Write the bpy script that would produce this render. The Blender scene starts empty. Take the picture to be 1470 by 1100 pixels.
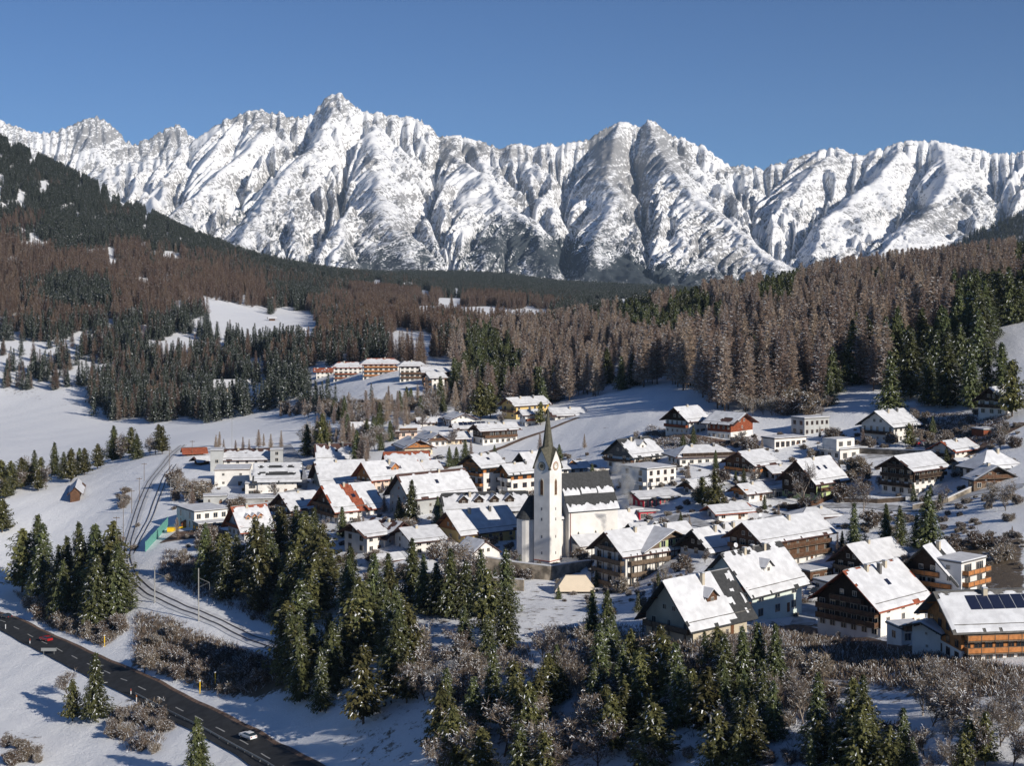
import bpy, math, random
import numpy as np
from mathutils import Vector, Matrix
R = math.radians
scene = bpy.context.scene
COL = scene.collection

# ---------------------------------------------------------------- camera
F, CX, YH, ZC = 2000.0, 735.0, 420.0, 100.0      # focal length in photo pixels, centre column, horizon row, camera height
cd = bpy.data.cameras.new("camera"); cam = bpy.data.objects.new("camera", cd); COL.objects.link(cam)
cd.sensor_width = 36.0; cd.lens = 36.0 * F / 1470.0; cd.shift_y = -(550.0 - YH) / 1470.0
cd.clip_start = 1.0; cd.clip_end = 60000.0
cam.location = (0, 0, ZC); cam.rotation_euler = (R(90), 0, 0)
scene.camera = cam

# ---------------------------------------------------------------- sky, sun, exposure
SUN_AZ, SUN_EL = 44.0, 24.0       # degrees right of straight behind the camera, degrees above the horizon
sdir = Vector((math.sin(R(SUN_AZ)) * math.cos(R(SUN_EL)), -math.cos(R(SUN_AZ)) * math.cos(R(SUN_EL)), math.sin(R(SUN_EL))))
world = bpy.data.worlds.new("World"); scene.world = world; world.use_nodes = True
wn = world.node_tree.nodes; wl = world.node_tree.links
sky = wn.new("ShaderNodeTexSky"); sky.sky_type = 'NISHITA'; sky.sun_disc = False
sky.sun_elevation = R(SUN_EL); sky.sun_rotation = R(180.0 - SUN_AZ)
sky.altitude = 3500; sky.air_density = 1.0; sky.dust_density = 0.0; sky.ozone_density = 7.5
wl.new(sky.outputs[0], wn["Background"].inputs[0]); wn["Background"].inputs[1].default_value = 0.076
ld = bpy.data.lights.new("sun", 'SUN'); ld.energy = 5.0; ld.angle = R(0.5); ld.color = (1.0, 0.92, 0.80)
sun = bpy.data.objects.new("sun", ld); COL.objects.link(sun)
sun.rotation_euler = (-sdir).to_track_quat('-Z', 'Y').to_euler()
scene.view_settings.view_transform = 'Standard'; scene.view_settings.look = 'None'
scene.view_settings.exposure = 0.06; scene.view_settings.gamma = 1.0; scene.view_settings.use_curve_mapping = False
scene.cycles.max_bounces = 5; scene.cycles.diffuse_bounces = 2; scene.cycles.glossy_bounces = 2
scene.cycles.transparent_max_bounces = 6; scene.cycles.volume_bounces = 0
try:
    scene.cycles.use_denoising = True; scene.cycles.denoiser = 'OPENIMAGEDENOISE'
except Exception: pass

# ---------------------------------------------------------------- materials
def mat(name, col, rough=0.85, vary=0.0, scale=1.0, bump=0.0, spec=0.2, metal=0.0, col2=None, obj=False, ztop=None):
    m = bpy.data.materials.new(name); m.use_nodes = True
    nt = m.node_tree; n = nt.nodes; l = nt.links; b = n["Principled BSDF"]
    b.inputs["Roughness"].default_value = rough; b.inputs["Metallic"].default_value = metal
    b.inputs["Specular IOR Level"].default_value = spec
    b.inputs["Base Color"].default_value = (*col, 1)
    if vary or bump or col2:
        tc = n.new("ShaderNodeTexCoord"); no = n.new("ShaderNodeTexNoise"); no.inputs["Scale"].default_value = scale; no.inputs["Detail"].default_value = 5
        l.new(tc.outputs["Object"], no.inputs["Vector"])
        mx = n.new("ShaderNodeMix"); mx.data_type = 'RGBA'
        c2 = col2 if col2 else tuple(c * (1 - vary) for c in col)
        mx.inputs["A"].default_value = (*col, 1); mx.inputs["B"].default_value = (*c2, 1)
        rp = n.new("ShaderNodeMapRange"); rp.inputs[1].default_value = 0.38; rp.inputs[2].default_value = 0.62
        l.new(no.outputs[0], rp.inputs[0]); l.new(rp.outputs[0], mx.inputs["Factor"]); l.new(mx.outputs["Result"], b.inputs["Base Color"])
        if obj:
            oi = n.new("ShaderNodeObjectInfo"); hs = n.new("ShaderNodeHueSaturation")
            mr = n.new("ShaderNodeMapRange"); mr.inputs[3].default_value = 0.65; mr.inputs[4].default_value = 1.35
            mh = n.new("ShaderNodeMapRange"); mh.inputs[3].default_value = 0.485; mh.inputs[4].default_value = 0.515
            l.new(oi.outputs["Random"], mr.inputs[0]); l.new(oi.outputs["Random"], mh.inputs[0])
            l.new(mr.outputs[0], hs.inputs["Value"]); l.new(mh.outputs[0], hs.inputs["Hue"])
            l.new(mx.outputs["Result"], hs.inputs["Color"]); l.new(hs.outputs[0], b.inputs["Base Color"])
        if bump:
            bp = n.new("ShaderNodeBump"); bp.inputs["Strength"].default_value = bump; bp.inputs["Distance"].default_value = 0.1
            l.new(no.outputs[0], bp.inputs["Height"]); l.new(bp.outputs[0], b.inputs["Normal"])
    return m
SNOW = (0.80, 0.82, 0.86)
M = {}
M['snow'] = mat("snow", (.66, .675, .71), 0.7, 0.0, 0.55, 0.5, col2=(.54, .55, .58))

# ---------------------------------------------------------------- terrain: control columns  px: [(py, D), ...]
CTRL = {
 -330: [(1100,340),(900,470),(780,560),(705,640),(650,850),(580,1150),(520,1300),(400,1700),(280,2200),(130,2700),(160,3400),(250,4500),(430,9000)],
 0: [(1250,270),(1100,325),(885,450),(850,485),(760,540),(705,600),(680,690),(645,850),(580,1150),(540,1250),(400,1700),(300,2200),(205,2800),(240,3400),(300,4500),(430,9000)],
 110: [(1250,265),(1100,320),(945,395),(860,450),(760,530),(700,600),(672,700),(640,850),(595,1050),(535,1230),(400,1750),(305,2400),(262,2850),(290,3400),(340,4500),(430,9000)],
 250: [(1250,250),(1100,305),(1005,345),(900,395),(800,455),(700,550),(655,640),(635,720),(605,950),(580,1080),(545,1160),(450,1500),(400,1900),(355,2400),(330,3000),(352,4500),(430,9000)],
 400: [(1250,240),(1100,292),(1075,303),(1000,325),(925,362),(860,400),(790,440),(700,540),(650,640),(620,740),(602,850),(560,1000),(500,1250),(450,1700),(420,2200),(385,3100),(390,4500),(430,9000)],
 560: [(1250,220),(1100,270),(1000,298),(900,340),(830,385),(770,430),(700,510),(640,590),(610,680),(560,820),(520,950),(480,1200),(447,1700),(425,2400),(408,3300),(397,4600),(430,9000)],
 700: [(1250,205),(1100,252),(1000,280),(900,325),(840,380),(770,430),(700,500),(650,575),(610,650),(580,750),(540,850),(490,1150),(455,1900),(435,2600),(414,3600),(400,5000),(430,9000)],
 790: [(1250,200),(1100,243),(1000,270),(900,320),(815,397),(785,425),(730,462),(695,500),(650,560),(600,650),(570,760),(525,880),(470,1400),(447,2200),(432,2900),(410,4400),(430,9000)],
 900: [(1250,190),(1100,233),(1000,258),(920,300),(840,372),(770,412),(715,450),(660,500),(615,560),(570,660),(540,740),(495,880),(468,1000),(478,1300),(455,2400),(432,3500),(418,5000),(430,9000)],
 1000: [(1250,180),(1100,220),(1000,248),(910,288),(850,330),(780,380),(720,425),(655,480),(623,510),(585,590),(525,740),(468,900),(448,1000),(465,1400),(440,3000),(420,5000),(430,9000)],
 1100: [(1250,175),(1100,210),(1000,238),(895,305),(840,345),(760,400),(700,445),(640,490),(595,560),(520,680),(455,850),(432,1000),(455,1500),(435,3000),(430,9000)],
 1240: [(1250,165),(1100,200),(1000,230),(905,295),(850,335),(780,375),(700,430),(640,480),(580,540),(520,640),(455,800),(412,950),(440,1500),(430,3000),(430,9000)],
 1350: [(1250,160),(1100,190),(1000,220),(940,245),(880,290),(800,340),(720,400),(650,455),(600,500),(550,570),(485,680),(420,850),(402,950),(440,1600),(420,3500),(430,9000)],
 1470: [(1250,155),(1100,185),(1000,213),(950,235),(870,285),(800,325),(720,375),(650,425),(600,460),(545,530),(485,610),(425,750),(388,900),(430,1600),(400,3500),(430,9000)],
 1800: [(1250,150),(1100,178),(950,228),(800,305),(700,360),(600,430),(500,570),(400,750),(345,900),(400,1600),(380,3500),(430,9000)],
}
KV = 4.2
_c = np.array([(px / 230.0, math.log(D) * KV, py) for px, lst in CTRL.items() for py, D in lst])
def _tps(r): return r * r * np.log(r + 1e-9)
def _solve():
    P = _c[:, :2]; n = len(P)
    K = _tps(np.sqrt(((P[:, None] - P[None]) ** 2).sum(-1))) + np.eye(n) * 0.02
    A = np.zeros((n + 3, n + 3)); A[:n, :n] = K; A[:n, n] = 1; A[:n, n + 1:] = P; A[n, :n] = 1; A[n + 1:, :n] = P.T
    return np.linalg.solve(A, np.concatenate([_c[:, 2], np.zeros(3)]))
_w = _solve()
def py_of(px, D):
    px = np.asarray(px, float); D = np.asarray(D, float); px, D = np.broadcast_arrays(px, D)
    shp = px.shape; u = px.ravel() / 230.0; v = np.log(D.ravel()) * KV
    out = np.empty(len(u)); n = len(_c)
    for i in range(0, len(u), 40000):
        a = u[i:i + 40000]; b = v[i:i + 40000]
        r2 = (a[:, None] - _c[None, :, 0]) ** 2 + (b[:, None] - _c[None, :, 1]) ** 2
        out[i:i + 40000] = (0.5 * r2 * np.log(r2 + 1e-12)) @ _w[:n] + _w[n] + _w[n + 1] * a + _w[n + 2] * b
    return out.reshape(shp)
def rough_z(x, y):
    a = 0.25 * np.sin(x * .11 + 1.3 * np.sin(y * .05)) * np.sin(y * .09 + np.sin(x * .04)) + 0.10 * np.sin(x * .41 + y * .23) * np.sin(y * .37 - x * .15)
    return a + np.clip((y - 1200) / 1500, 0, 1) * 9 * np.sin(x * .011 + 2 * np.sin(y * .004)) * np.sin(y * .009)
def gz(x, y):
    x = np.asarray(x, float); y = np.asarray(y, float)
    return ZC - (py_of(CX + F * x / y, y) - YH) * y / F + rough_z(x, y)
_LD = np.exp(np.linspace(math.log(150), math.log(5000), 900))
def hit(px, py):
    """first ground point seen at this photo pixel"""
    f = py_of(np.full(900, float(px)), _LD)
    k = np.nonzero(f <= py)[0]
    D = _LD[k[0]] if len(k) else 4000.0
    x = (px - CX) / F * D
    return Vector((x, D, float(gz(x, D))))

rng = np.random.default_rng(7)
def vnoise(x, y, seed=0):
    xi = np.floor(x).astype(int); yi = np.floor(y).astype(int); xf = x - xi; yf = y - yi
    def h(a, b):
        v = np.sin(a * 127.1 + b * 311.7 + seed * 74.7) * 43758.5453
        return v - np.floor(v)
    u = xf * xf * (3 - 2 * xf); v = yf * yf * (3 - 2 * yf)
    return (h(xi, yi) * (1 - u) + h(xi + 1, yi) * u) * (1 - v) + (h(xi, yi + 1) * (1 - u) + h(xi + 1, yi + 1) * u) * v
def fbm(x, y, o=5, seed=0, g=0.5):
    s = 0; a = 1; t = 0
    for k in range(o):
        s = s + a * vnoise(x * 2 ** k, y * 2 ** k, seed + k * 13); t += a; a *= g
    return s / t

def np_mesh(name, verts, faces, mats=(), mi=None, smooth=False):
    """faces: (n,k) int array"""
    me = bpy.data.meshes.new(name); verts = np.asarray(verts, np.float32); faces = np.asarray(faces, np.int32)
    me.vertices.add(len(verts)); me.vertices.foreach_set("co", verts.ravel())
    k = faces.shape[1]; me.loops.add(faces.size); me.loops.foreach_set("vertex_index", faces.ravel())
    me.polygons.add(len(faces)); me.polygons.foreach_set("loop_start", np.arange(0, faces.size, k, dtype=np.int32))
    for m in mats: me.materials.append(m)
    if mi is not None: me.polygons.foreach_set("material_index", np.asarray(mi, np.int32))
    if smooth: me.polygons.foreach_set("use_smooth", np.ones(len(faces), bool))
    me.update(calc_edges=True); return me
def link(name, data, parent=None, loc=None, **props):
    o = bpy.data.objects.new(name, data); COL.objects.link(o)
    if parent is not None: o.parent = parent
    if loc is not None: o.location = loc
    for k, v in props.items():
        if v is not None: o[k] = v
    return o
def grid_faces(nr, nc):
    i = np.arange(nr - 1)[:, None] * nc + np.arange(nc - 1)[None]
    return np.stack([i, i + 1, i + nc + 1, i + nc], -1).reshape(-1, 4)
def fattr(me, name, vals):
    a = me.attributes.new(name, 'FLOAT', 'POINT'); a.data.foreach_set("value", np.asarray(vals, np.float32).ravel())

def inpoly(px, py, poly):
    px = np.asarray(px); py = np.asarray(py); ins = np.zeros(px.shape, bool); n = len(poly)
    for i in range(n):
        x1, y1 = poly[i]; x2, y2 = poly[(i + 1) % n]
        c = ((y1 > py) != (y2 > py)) & (px < (x2 - x1) * (py - y1) / ((y2 - y1) or 1e-9) + x1)
        ins ^= c
    return ins

# ---------------------------------------------------------------- ground sheet
# patches of brown grass / frosted scrub under the snow, in photo coordinates of the ground
SCRUB = [([(500,1000),(1150,1000),(1320,1060),(1320,1110),(500,1110)],.5), ([(195,878),(240,882),(300,915),(400,955),(420,980),(400,1000),(330,1005),(190,960)],1.0), ([(430,640),(760,645),(1400,640),(1470,740),(1200,880),(560,800),(250,780),(250,700)],.34),
         ([(250,790),(400,800),(420,900),(330,880),(240,830)],.55),
         ([(20,850),(60,900),(150,925),(180,900),(150,850)],.75),
         ([(800,900),(1200,890),(1470,960),(1470,1010),(1150,1010),(1000,1000),(850,1000)],.62),
         ([(1130,905),(1300,925),(1470,970),(1470,1000),(1250,965),(1130,960)],.95),
         ([(1380,775),(1470,765),(1470,860),(1400,850),(1370,800)],1.0),
         ([(500,830),(1000,840),(900,1100),(450,1100),(600,950)],.45),
         ([(950,600),(1130,640),(1080,660),(930,640)],.5),
         ([(860,600),(960,615),(930,640),(850,650)],.35),
         ([(1310,590),(1440,590),(1450,640),(1330,640)],.7),
         ([(270,730),(470,750),(600,830),(420,840),(280,790)],.4),
         ([(0,1040),(60,1050),(80,1100),(0,1100)],.5),([(170,1000),(240,1000),(230,1080),(150,1060)],.65),
         ([(0,520),(400,490),(660,480),(1000,480),(660,590),(400,590),(150,600),(0,570)],.42)]
def build_ground():
    nr, nc = 760, 560
    D = np.exp(np.linspace(math.log(90), math.log(9500), nr)); P = np.linspace(-420, 1890, nc)
    PX, DD = np.meshgrid(P, D); X = (PX - CX) / F * DD
    PY = py_of(PX, DD); Z = ZC - (PY - YH) * DD / F + rough_z(X, DD)
    v = np.stack([X, DD, Z], -1).reshape(-1, 3)
    s = np.zeros(PX.shape)
    for poly, k in SCRUB: s = np.maximum(s, inpoly(PX, PY, poly) * k)
    s = s * (.45 + 1.1 * fbm(PX / 14, PY / 7, 4, 3))
    for _ in range(5):
        s[1:-1, 1:-1] = (s[1:-1, 1:-1] * 2 + s[:-2, 1:-1] + s[2:, 1:-1] + s[1:-1, :-2] + s[1:-1, 2:]) / 6
    me = np_mesh("ground", v, grid_faces(nr, nc), smooth=True)
    fattr(me, "scrub", s)
    m = bpy.data.materials.new("snowy_ground"); m.use_nodes = True; n = m.node_tree.nodes; l = m.node_tree.links; b = n["Principled BSDF"]
    tc = n.new("ShaderNodeTexCoord"); at = n.new("ShaderNodeAttribute"); at.attribute_name = "scrub"
    n1 = n.new("ShaderNodeTexNoise"); n1.inputs["Scale"].default_value = 0.35; n1.inputs["Detail"].default_value = 9; n1.inputs["Roughness"].default_value = 0.78
    n2 = n.new("ShaderNodeTexNoise"); n2.inputs["Scale"].default_value = 0.03; n2.inputs["Detail"].default_value = 5
    for q in (n1, n2): l.new(tc.outputs["Object"], q.inputs["Vector"])
    a1 = n.new("ShaderNodeMath"); a1.operation = 'MULTIPLY_ADD'; a1.inputs[1].default_value = 0.38; l.new(at.outputs["Fac"], a1.inputs[0]); l.new(n1.outputs[0], a1.inputs[2])
    a2 = n.new("ShaderNodeMath"); a2.operation = 'MULTIPLY_ADD'; a2.inputs[1].default_value = 0.16; l.new(n2.outputs[0], a2.inputs[0]); l.new(a1.outputs[0], a2.inputs[2])
    mr = n.new("ShaderNodeMapRange"); mr.inputs[1].default_value = 0.80; mr.inputs[2].default_value = 0.88; l.new(a2.outputs[0], mr.inputs[0])
    br = n.new("ShaderNodeMix"); br.data_type = 'RGBA'; br.inputs["A"].default_value = (.10, .072, .045, 1); br.inputs["B"].default_value = (.19, .155, .12, 1); l.new(n1.outputs[0], br.inputs["Factor"])
    mx = n.new("ShaderNodeMix"); mx.data_type = 'RGBA'; mx.inputs["A"].default_value = (*SNOW, 1)
    l.new(mr.outputs[0], mx.inputs["Factor"]); l.new(br.outputs["Result"], mx.inputs["B"]); l.new(mx.outputs["Result"], b.inputs["Base Color"])
    b.inputs["Roughness"].default_value = 0.7; b.inputs["Specular IOR Level"].default_value = 0.2
    bp = n.new("ShaderNodeBump"); bp.inputs["Strength"].default_value = 0.9; bp.inputs["Distance"].default_value = 0.5
    l.new(n1.outputs[0], bp.inputs["Height"]); l.new(bp.outputs[0], b.inputs["Normal"])
    me.materials.append(m)
    link("ground", me, kind="structure")
build_ground()
# ---------------------------------------------------------------- mountains
SKY_MAIN = [(-500,300),(60,262),(150,243),(190,233),(230,222),(270,208),(290,194),(305,184),(322,172),(340,164),(370,157),(400,159),(425,168),(440,165),(450,163),(458,150),(466,141),(475,137),(487,132),(495,138),(505,150),(515,155),(530,160),(560,164),(590,168),(605,172),(618,182),(630,197),(645,194),(660,195),(690,203),(720,213),(732,208),(745,206),(757,210),(770,211),(785,205),(800,207),(830,203),(850,197),(865,187),(885,175),(900,173),(915,182),(924,178),(932,169),(943,178),(965,195),(985,199),(1010,209),(1030,226),(1050,239),(1070,236),(1090,241),(1110,236),(1150,225),(1175,216),(1200,212),(1225,221),(1250,217),(1290,205),(1320,200),(1345,203),(1380,210),(1430,220),(1470,217),(1600,235),(1900,260)]
SKY_BACK = [(-300,230),(-100,190),(0,172),(20,180),(45,190),(70,188),(85,186),(98,182),(110,175),(125,170),(140,167),(152,170),(165,184),(178,198),(190,206),(205,200),(225,193),(240,183),(255,178),(268,188),(280,200),(330,230),(450,280)]
# (px, v) poly-lines: + spurs, - gullies.  v = 1 at the crest, 0 at the foot
GUIDES = [(+1.0, 34, [(487,1),(455,.8),(410,.6),(370,.4),(340,.2),(320,0)]), (+.8, 28, [(530,.95),(540,.6),(560,.35),(600,.1)]),
          (-1.0, 30, [(505,.9),(500,.6),(470,.3),(450,0)]), (-1.3, 26, [(640,.85),(610,.6),(640,.3),(665,.05)]),
          (+.8, 34, [(400,.95),(350,.75),(290,.6),(240,.45),(220,.2)]), (-.9, 26, [(440,.9),(390,.75),(340,.6),(310,.35),(300,.1)]),
          (+.9, 34, [(630,.95),(680,.75),(720,.55),(760,.35),(800,.15)]), (+1.1, 26, [(890,1),(870,.75),(880,.5),(850,.25),(840,0)]),
          (-1.0, 24, [(830,.9),(800,.65),(850,.45),(900,.25),(960,.05)]), (+1.2, 28, [(935,1),(965,.75),(1000,.55),(1060,.35),(1120,.15)]),
          (-1.0, 22, [(912,.95),(920,.6),(935,.3),(960,0)]), (-1.2, 30, [(1050,.9),(1080,.65),(1130,.45),(1200,.15)]),
          (+1.0, 30, [(1200,1),(1150,.75),(1110,.5)]), (-.9, 26, [(1240,.9),(1200,.6),(1190,.3)]),
          (+1.3, 30, [(1300,1),(1260,.75),(1200,.5),(1170,.3)]), (+1.2, 30, [(1345,1),(1370,.75),(1330,.5),(1290,.3),(1240,.1)]),
          (-1.0, 26, [(1320,.9),(1310,.65),(1260,.4)]), (-1.0, 30, [(1420,.9),(1440,.6),(1400,.3)])]
ROCKS = [(365,172,60,14,1.2),(478,150,18,13,1.0),(545,178,30,8,.6),(640,210,22,26,.8),(690,212,40,14,.8),(672,245,26,12,.5),(745,222,60,12,.4),(868,215,30,42,1.25),(900,270,45,40,.7),
         (945,210,30,38,1.2),(985,235,18,28,.8),(900,330,60,26,.5),(1010,350,55,34,.8),(1060,290,26,16,.7),(1085,246,30,8,.7),(1170,232,60,14,.7),(1055,380,40,20,.7),(1240,300,30,20,.45),(1330,312,42,22,1.1),
         (1380,285,26,26,.8),(1370,330,40,12,.6),(1150,330,60,30,.35),(530,232,12,10,.8),(430,250,14,60,.35),(560,300,50,50,.28),(250,260,22,22,.5),(480,330,120,40,.35),(400,300,50,40,.35),(800,260,50,30,.35)]
WOODS = [(733,322,30,16,1.2),(720,365,55,32,1.1),(800,370,60,26,1.15),(860,392,70,16,1.1),(560,360,40,26,.6),(510,375,60,14,.6),(575,385,40,10,.8),(610,375,18,22,.5),(900,375,22,22,.9),(1000,402,60,16,1.1),
         (250,310,40,26,.25),(420,350,60,30,.3),(320,320,50,30,.35),(952,395,14,26,.7),(910,400,40,14,.9),(1050,400,50,12,.5),(820,340,30,14,.5),(745,345,50,14,.8)]
def mountain(name, skyp, px0, px1, nc, nr, D0, D1, pybase, seed, amp, kero, rocks, woods, rockb, grav=1.0):
    P = np.linspace(px0, px1, nc); t = (P - CX) / F
    sk = np.interp(P, *zip(*skyp))
    sk = sk + (np.abs(2 * fbm(P / 9, P * 0, 6, seed, .62) - 1) - .18) * 11
    V = np.linspace(0, 1, nr)[:, None]
    Dm = D0 + (D1 - D0) * V
    zc = ZC + (YH - sk)[None] * D1 / F; zb = ZC + (YH - pybase) * D0 / F
    PP = P[None] + 170 * (fbm(P[None] / 240 + 0 * V, V * 1.7 + 0 * P[None], 3, seed + 40) - .5) * (1 - V) ** .8 + 14 * (fbm(P[None] / 30 + 0 * V, V * 9 + 0 * P[None], 3, seed + 41) - .5) * (1 - V) ** .5
    def smooth(a, w):
        k = np.hanning(w * 2 + 1); k /= k.sum(); return np.convolve(np.pad(a, w, mode='edge'), k, mode='valid')
    zc = zc.ravel(); z1, z2 = smooth(zc, 90), smooth(zc, 22)
    b1 = np.clip((V - .45) / .45, 0, 1) ** 1.5; b2 = np.clip((V - .86) / .14, 0, 1) ** 1.3
    zcb = z1[None] * (1 - b1) + z2[None] * b1; zcb = zcb * (1 - b2) + zc[None] * b2
    base = zb + (zcb - zb) * (0.75 * V + 0.25 * V ** 2)
    z = base.copy()
    env = np.sin(np.pi * np.clip(V * .93 + .07, 0, 1)) ** .6
    wx = PP / 60 + 1.2 * (fbm(PP / 90, V * 4 + 0 * PP, 3, seed + 5) - .5)
    z += env * amp * (.9 * (fbm(wx, V * 3 + 0 * PP, 6, seed, .5) - .5) + .5 * ((1 - np.abs(2 * fbm(wx * .8 + 9, V * 2.4 - PP / 130, 6, seed + 2, .52) - 1)) - .8))
    if skyp is SKY_MAIN:
        for s, wd, ln in GUIDES:
            vv = np.array([q[1] for q in ln])[::-1]; xx = np.array([q[0] for q in ln])[::-1]
            c = np.interp(V[:, 0], vv, xx)[:, None] + 10 * (fbm(V * 6, V * 0, 3, int(xx[0])) - .5)
            fade = np.clip((V - vv[0] + .12) / .12, 0, 1) * np.clip((vv[-1] - V + .12) / .12, 0, 1)
            d = np.abs(PP - c) / (wd * (1.15 if s > 0 else 1.9))
            z += (s if s > 0 else s * .38) * amp * 1.15 * fade * env * np.exp(-d ** 1.25)
    dxc = (P[1] - P[0]) * (D0 + D1) / 2 / F; dyr = (D1 - D0) / (nr - 1)
    dist = np.array([math.hypot(dxc * k, dyr) for k in (-2, -1, 0, 1, 2)])
    idx = np.arange(nc)
    for it in range(34):
        # flow goes from row r to r-1 (downslope), to the lowest of five neighbours
        rec = np.zeros((nr, nc), int); dd = np.zeros((nr, nc)); A = np.ones((nr, nc))
        for r in range(nr - 1, 0, -1):
            lo = np.stack([np.roll(z[r - 1], -k) for k in (-2, -1, 0, 1, 2)])
            sl = (z[r][None] - lo) / dist[:, None]
            b = sl.argmax(0); rec[r] = np.clip(idx + b - 2, 0, nc - 1); dd[r] = dist[b]
            A[r - 1] += np.bincount(rec[r], A[r], nc)
        for r in range(1, nr):
            zr = z[r - 1][rec[r]]
            Fk = kero * A[r] ** .5 / dd[r]
            z[r] = np.where(z[r] > zr, (z[r] + Fk * zr) / (1 + Fk), z[r])
        z += (base - z) * 0.075
        # creep
        k = .03
        z[1:-1, 1:-1] += k * (z[:-2, 1:-1] + z[2:, 1:-1] + z[1:-1, :-2] + z[1:-1, 2:] - 4 * z[1:-1, 1:-1])
    # fine crags
    z += env * (fbm(PP / 8, V * 45 + 0 * PP, 4, seed + 3, .62) - .5) * (4 + 20 * np.clip(fbm(PP / 40, V * 6 + 0 * PP, 3, seed + 9) - .45, 0, 1) * 2)
    for _ in range(2): z[1:-1, 1:-1] += .15 * (z[:-2, 1:-1] + z[2:, 1:-1] + z[1:-1, :-2] + z[1:-1, 2:] - 4 * z[1:-1, 1:-1])
    rg = lambda a, b, o, sd: 1 - np.abs(2 * fbm(a, b, o, sd, .5) - 1)
    z += env * (np.clip((rg(PP / 30 + V * 3, V * 9 - PP / 80, 4, seed + 61) - .62) * 2.6, 0, 1) * 18 + (rg(PP / 9 - V * 9, V * 34 + PP / 20, 4, seed + 71) - .6) * 12)
    # fit the skyline
    el = YH - (z - ZC) / Dm * F
    cur = el[-60:].min(0); z += ((cur - sk)[None] * Dm / F) * (np.clip((V - .80) / .20, 0, 1) ** 1.5)
    el = YH - (z - ZC) / Dm * F
    X = (PP - CX) / F * Dm; Y = Dm + 0 * z
    # back slope
    bk = 12
    bz = z[-1][None] - np.linspace(1, 0, 0 + bk)[::-1][:, None] * 900 - 30; bY = D1 + np.linspace(40, 1500, bk)[:, None] + 0 * z[:1]
    Xf = np.concatenate([X, t[None] * bY]); Yf = np.concatenate([Y, bY]); Zf = np.concatenate([z, bz])
    gy, gx = np.gradient(z); gx /= dxc; gy /= dyr
    steep = np.hypot(gx, gy)
    sm = steep.copy()
    n1 = fbm(PP / 7, el / 5, 4, seed + 21); n2 = fbm(PP / 28, el / 22, 4, seed + 8); n3 = fbm((PP + el * .25) / 3.2, el / 1.6, 3, seed + 55)
    q = np.percentile(steep, [50, 90])
    dip = el + PP * .22 + 26 * (fbm(PP / 70, el / 60, 3, seed + 90) - .5)
    st = fbm(PP / 42, dip / 3.4, 4, seed + 91, .6)       # dipping rock bands
    rock = (steep - q[0]) / (q[1] - q[0]) * .26 + rockb + (n1 - .5) * .7 + (n2 - .5) * .8 + (n3 - .5) * .6 + (st - .5) * 1.7
    for x, y, sx, sy, k in rocks: rock = rock + k * .8 * np.exp(-(((PP - x) / sx) ** 2 + ((el - y) / sy) ** 2))
    wood = (n2 - .5) * 1.0 + (n1 - .5) * .9 - .06 + (n3 - .5) * .7 + np.clip((el - 330) / 90, 0, 1) * .28 - np.clip((310 - el) / 40, 0, 2) * .6
    for x, y, sx, sy, k in woods: wood = wood + k * .62 * np.exp(-(((PP - x) / sx) ** 2 + ((el - y) / sy) ** 2))
    pad = lambda a: np.concatenate([a, np.repeat(a[-1:], bk, 0)])
    me = np_mesh(name, np.stack([Xf, Yf, Zf], -1).reshape(-1, 3), grid_faces(nr + bk, nc), smooth=False)
    fattr(me, "rock", pad(rock)); fattr(me, "wood", pad(wood)); me.materials.append(M['mount'])
    return link(name, me, kind="structure")
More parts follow.
